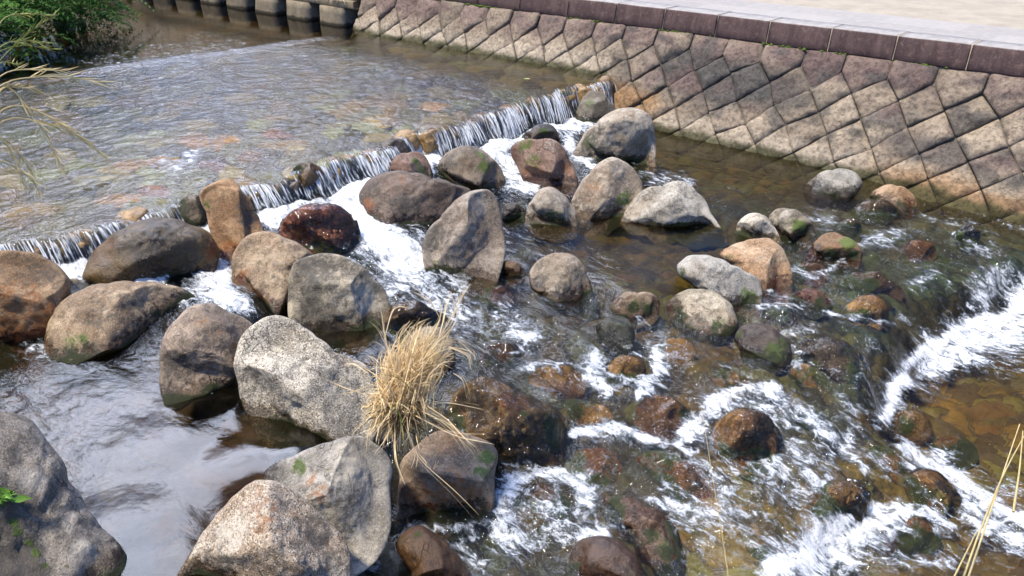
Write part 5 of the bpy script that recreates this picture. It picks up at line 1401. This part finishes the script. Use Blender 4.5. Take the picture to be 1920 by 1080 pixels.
LONG = [  # the stems that stand out of the tuft: pixel paths given a distance
 [(770, 700), (800, 640), (828, 600), (833, 560), (822, 548)], [(790, 690), (830, 620), (850, 585), (868, 545), (880, 528)], [(820, 640), (832, 600), (835, 575), (845, 545)], [(826, 600), (812, 565), (790, 548), (776, 538)], [(850, 590), (862, 580), (882, 574)], [(858, 568), (870, 550), (876, 530)], [(800, 660), (852, 610), (858, 575), (850, 550)],
 [(760, 720), (730, 650), (716, 610), (702, 595)], [(745, 730), (722, 640), (716, 585), (714, 580)], [(720, 640), (735, 580), (750, 572), (770, 578)], [(735, 650), (770, 606), (775, 604)],
 [(790, 770), (830, 790), (860, 815), (885, 850)], [(800, 765), (850, 800), (880, 820), (905, 862)], [(800, 760), (840, 790), (862, 820), (890, 848)], [(780, 780), (850, 815), (890, 818), (915, 820)], [(760, 800), (780, 860), (850, 920), (895, 968)], [(785, 850), (800, 872), (795, 880)], [(812, 880), (820, 870), (822, 866)], [(770, 820), (778, 850), (768, 868)], [(735, 800), (720, 830), (706, 850)], [(740, 800), (738, 860), (752, 905)],
 [(700, 720), (650, 740), (600, 745)], [(700, 745), (640, 725), (610, 712)], [(720, 760), (670, 800), (668, 812)], [(735, 780), (700, 800), (670, 810)], [(690, 700), (660, 680), (640, 690)], [(850, 700), (870, 710), (880, 745)], [(840, 650), (880, 660), (886, 680)], [(860, 640), (884, 655), (880, 680)],
 [(830, 640), (862, 636), (878, 648)], [(800, 690), (850, 660), (882, 672)], [(770, 760), (840, 750), (905, 760)],
]
for path in LONG:
    P2 = np.array(path, dtype=float)
    tt = np.linspace(0, 1, len(P2)); ts = np.linspace(0, 1, 13)
    uu = np.interp(ts, tt, P2[:, 0]); vv = np.interp(ts, tt, P2[:, 1])
    ker = np.array([.25, .5, .25])
    for _ in range(3):
        uu[1:-1] = np.convolve(uu, ker, 'valid'); vv[1:-1] = np.convolve(vv, ker, 'valid')
    dd0 = 4.80 if P2[-1, 1] > 780 else 4.95
    for rep in range(3):
        j = RNG.normal(size=2) * 6
        pts = np.array([to3(a + j[0] * t, b + j[1] * t, dd0 + RNG.normal() * .003 - (0.22 * t if P2[-1, 1] > 840 else 0) + rep * .02) for a, b, t in zip(uu, vv, ts)])
        dry.ribbon(pts, bladew(13, RNG.uniform(.0016, .0034)), RNG.uniform(.3, 1))
root = MB()
for k in range(420):
    p = to3(752 + RNG.normal() * 20, 772 + RNG.normal() * 14, D0 + RNG.normal() * .06)
    root.ribbon(blade_pts(p, RNG.normal(size=3) * [1, 1, .5] + [0, 0, .25], RNG.uniform(.05, .16), RNG.uniform(.2, .9), 5), np.array([.003, .004, .004, .003, .001]), RNG.uniform())
root.build('matted_base', straw_mat('brown_thatch', (0.09, 0.06, 0.03), (0.26, 0.18, 0.09)), tuft)
dry.build('dry_blades', STRAW, tuft)
grn.build('green_blades', GREENB, tuft)

# a few fine stems in the foreground
def stalk_obj(name, label, paths, depth, mat, r=.0036, heads=True, group=None):
    mb = MB()
    for path in paths:
        P2 = np.array(path, dtype=float)
        tt = np.linspace(0, 1, len(P2)); ts = np.linspace(0, 1, 18)
        uu = np.interp(ts, tt, P2[:, 0]); vv = np.interp(ts, tt, P2[:, 1])
        for _ in range(5):
            uu[1:-1] = np.convolve(uu, [.25, .5, .25], 'valid'); vv[1:-1] = np.convolve(vv, [.25, .5, .25], 'valid')
        d = depth + RNG.normal() * .12
        pts = np.array([pt(a, b, d + .25 * t) for a, b, t in zip(uu, vv, ts)])
        tone = RNG.uniform()
        mb.tube(pts, np.linspace(r, r * .45, 18), 5, tone)
        if heads:
            for k in range(8, 18):
                for s in (-1, 1):
                    dv = (pts[k] - pts[k - 1]) * 1.6 + RNG.normal(size=3) * .012
                    mb.ribbon(np.array([pts[k], pts[k] + dv * .7, pts[k] + dv * 1.5]), np.array([.001, r * .9, .0004]), tone)
    o = mb.build(name, mat)
    return tag(o, label, 'grass', group)
YEL = straw_mat('yellow_straw', (0.48, 0.38, 0.15), (0.72, 0.60, 0.32))
YGR = straw_mat('yellow_green_stem', (0.18, 0.20, 0.04), (0.36, 0.36, 0.11))
stalk_obj('grass_clump', 'arching yellow grass stems reaching in from the left edge', [
 [(-90, 330), (0, 190), (60, 200), (130, 240), (183, 282)], [(-90, 330), (0, 214), (60, 224), (120, 240), (160, 262)], [(-80, 350), (-20, 290), (30, 310), (60, 335), (76, 362)], [(-90, 260), (0, 132), (60, 130), (120, 133)], [(-90, 250), (0, 150), (60, 145), (120, 142), (175, 152)], [(-60, 300), (0, 140), (40, 185), (80, 240), (108, 300)],
 [(-60, 330), (-10, 240), (20, 280), (40, 330)], [(-70, 300), (0, 165), (20, 162), (62, 166)], [(-60, 320), (0, 250), (30, 280), (57, 318)]], 3.7, YEL, group='grass stems at the left edge')
stalk_obj('green_grass', 'green grass stem with drooping seed heads in front of the shrub', [[(-60, 200), (0, 110), (50, 65), (95, 32)], [(-40, 150), (0, 82), (40, 75), (84, 80)], [(-30, 130), (0, 32), (40, 25), (82, 28)], [(-30, 130), (0, 92), (50, 84), (92, 92)], [(-40, 160), (0, 116), (15, 116), (30, 122)]], 4.1, YGR, group='grass stems at the left edge')
stalk_obj('dry_stalk', 'three tall dry straw stalks at the lower right corner', [[(1790, 1130), (1835, 1000), (1880, 890), (1930, 800)], [(1800, 1130), (1850, 980), (1880, 890), (1912, 795)], [(1770, 1120), (1800, 1060), (1832, 995)], [(1900, 960), (1912, 880), (1918, 808)]], 2.3, YEL, .0034, False)
stalk_obj('thin_stem', 'single thin straw stem rising from the bottom edge right of centre', [[(1372, 1130), (1360, 1040), (1340, 920), (1314, 755)]], 2.9, YEL, .0016, False)

# fallen leaves on the water and the slab
for (u, v, z, lab, c) in [(988, 148, 0.268, 'pale yellow green leaf floating near the weir by the wall', (0.5, 0.52, 0.2)), (970, 752, -0.33, 'orange brown leaf lying on the dark streaming slab', (0.45, 0.12, 0.06))]:
    p = at(u, v, z)
    l = MB()
    t = np.linspace(0, 1, 9)
    dirv = np.array([RT[0], RT[1], 0])
    pts = p + (t[:, None] - .5) * dirv * 0.10 + np.column_stack([0 * t, 0 * t, .006 * np.sin(t * 3)])
    l.ribbon(pts, .022 * np.sin(np.pi * np.clip(t, .04, .97)), .5, roll=(0, 0, 1))
    tag(l.build('fallen_leaf', simple_mat('leaf_tint', c, tuple(x * .7 for x in c), 40)), lab, 'leaf')
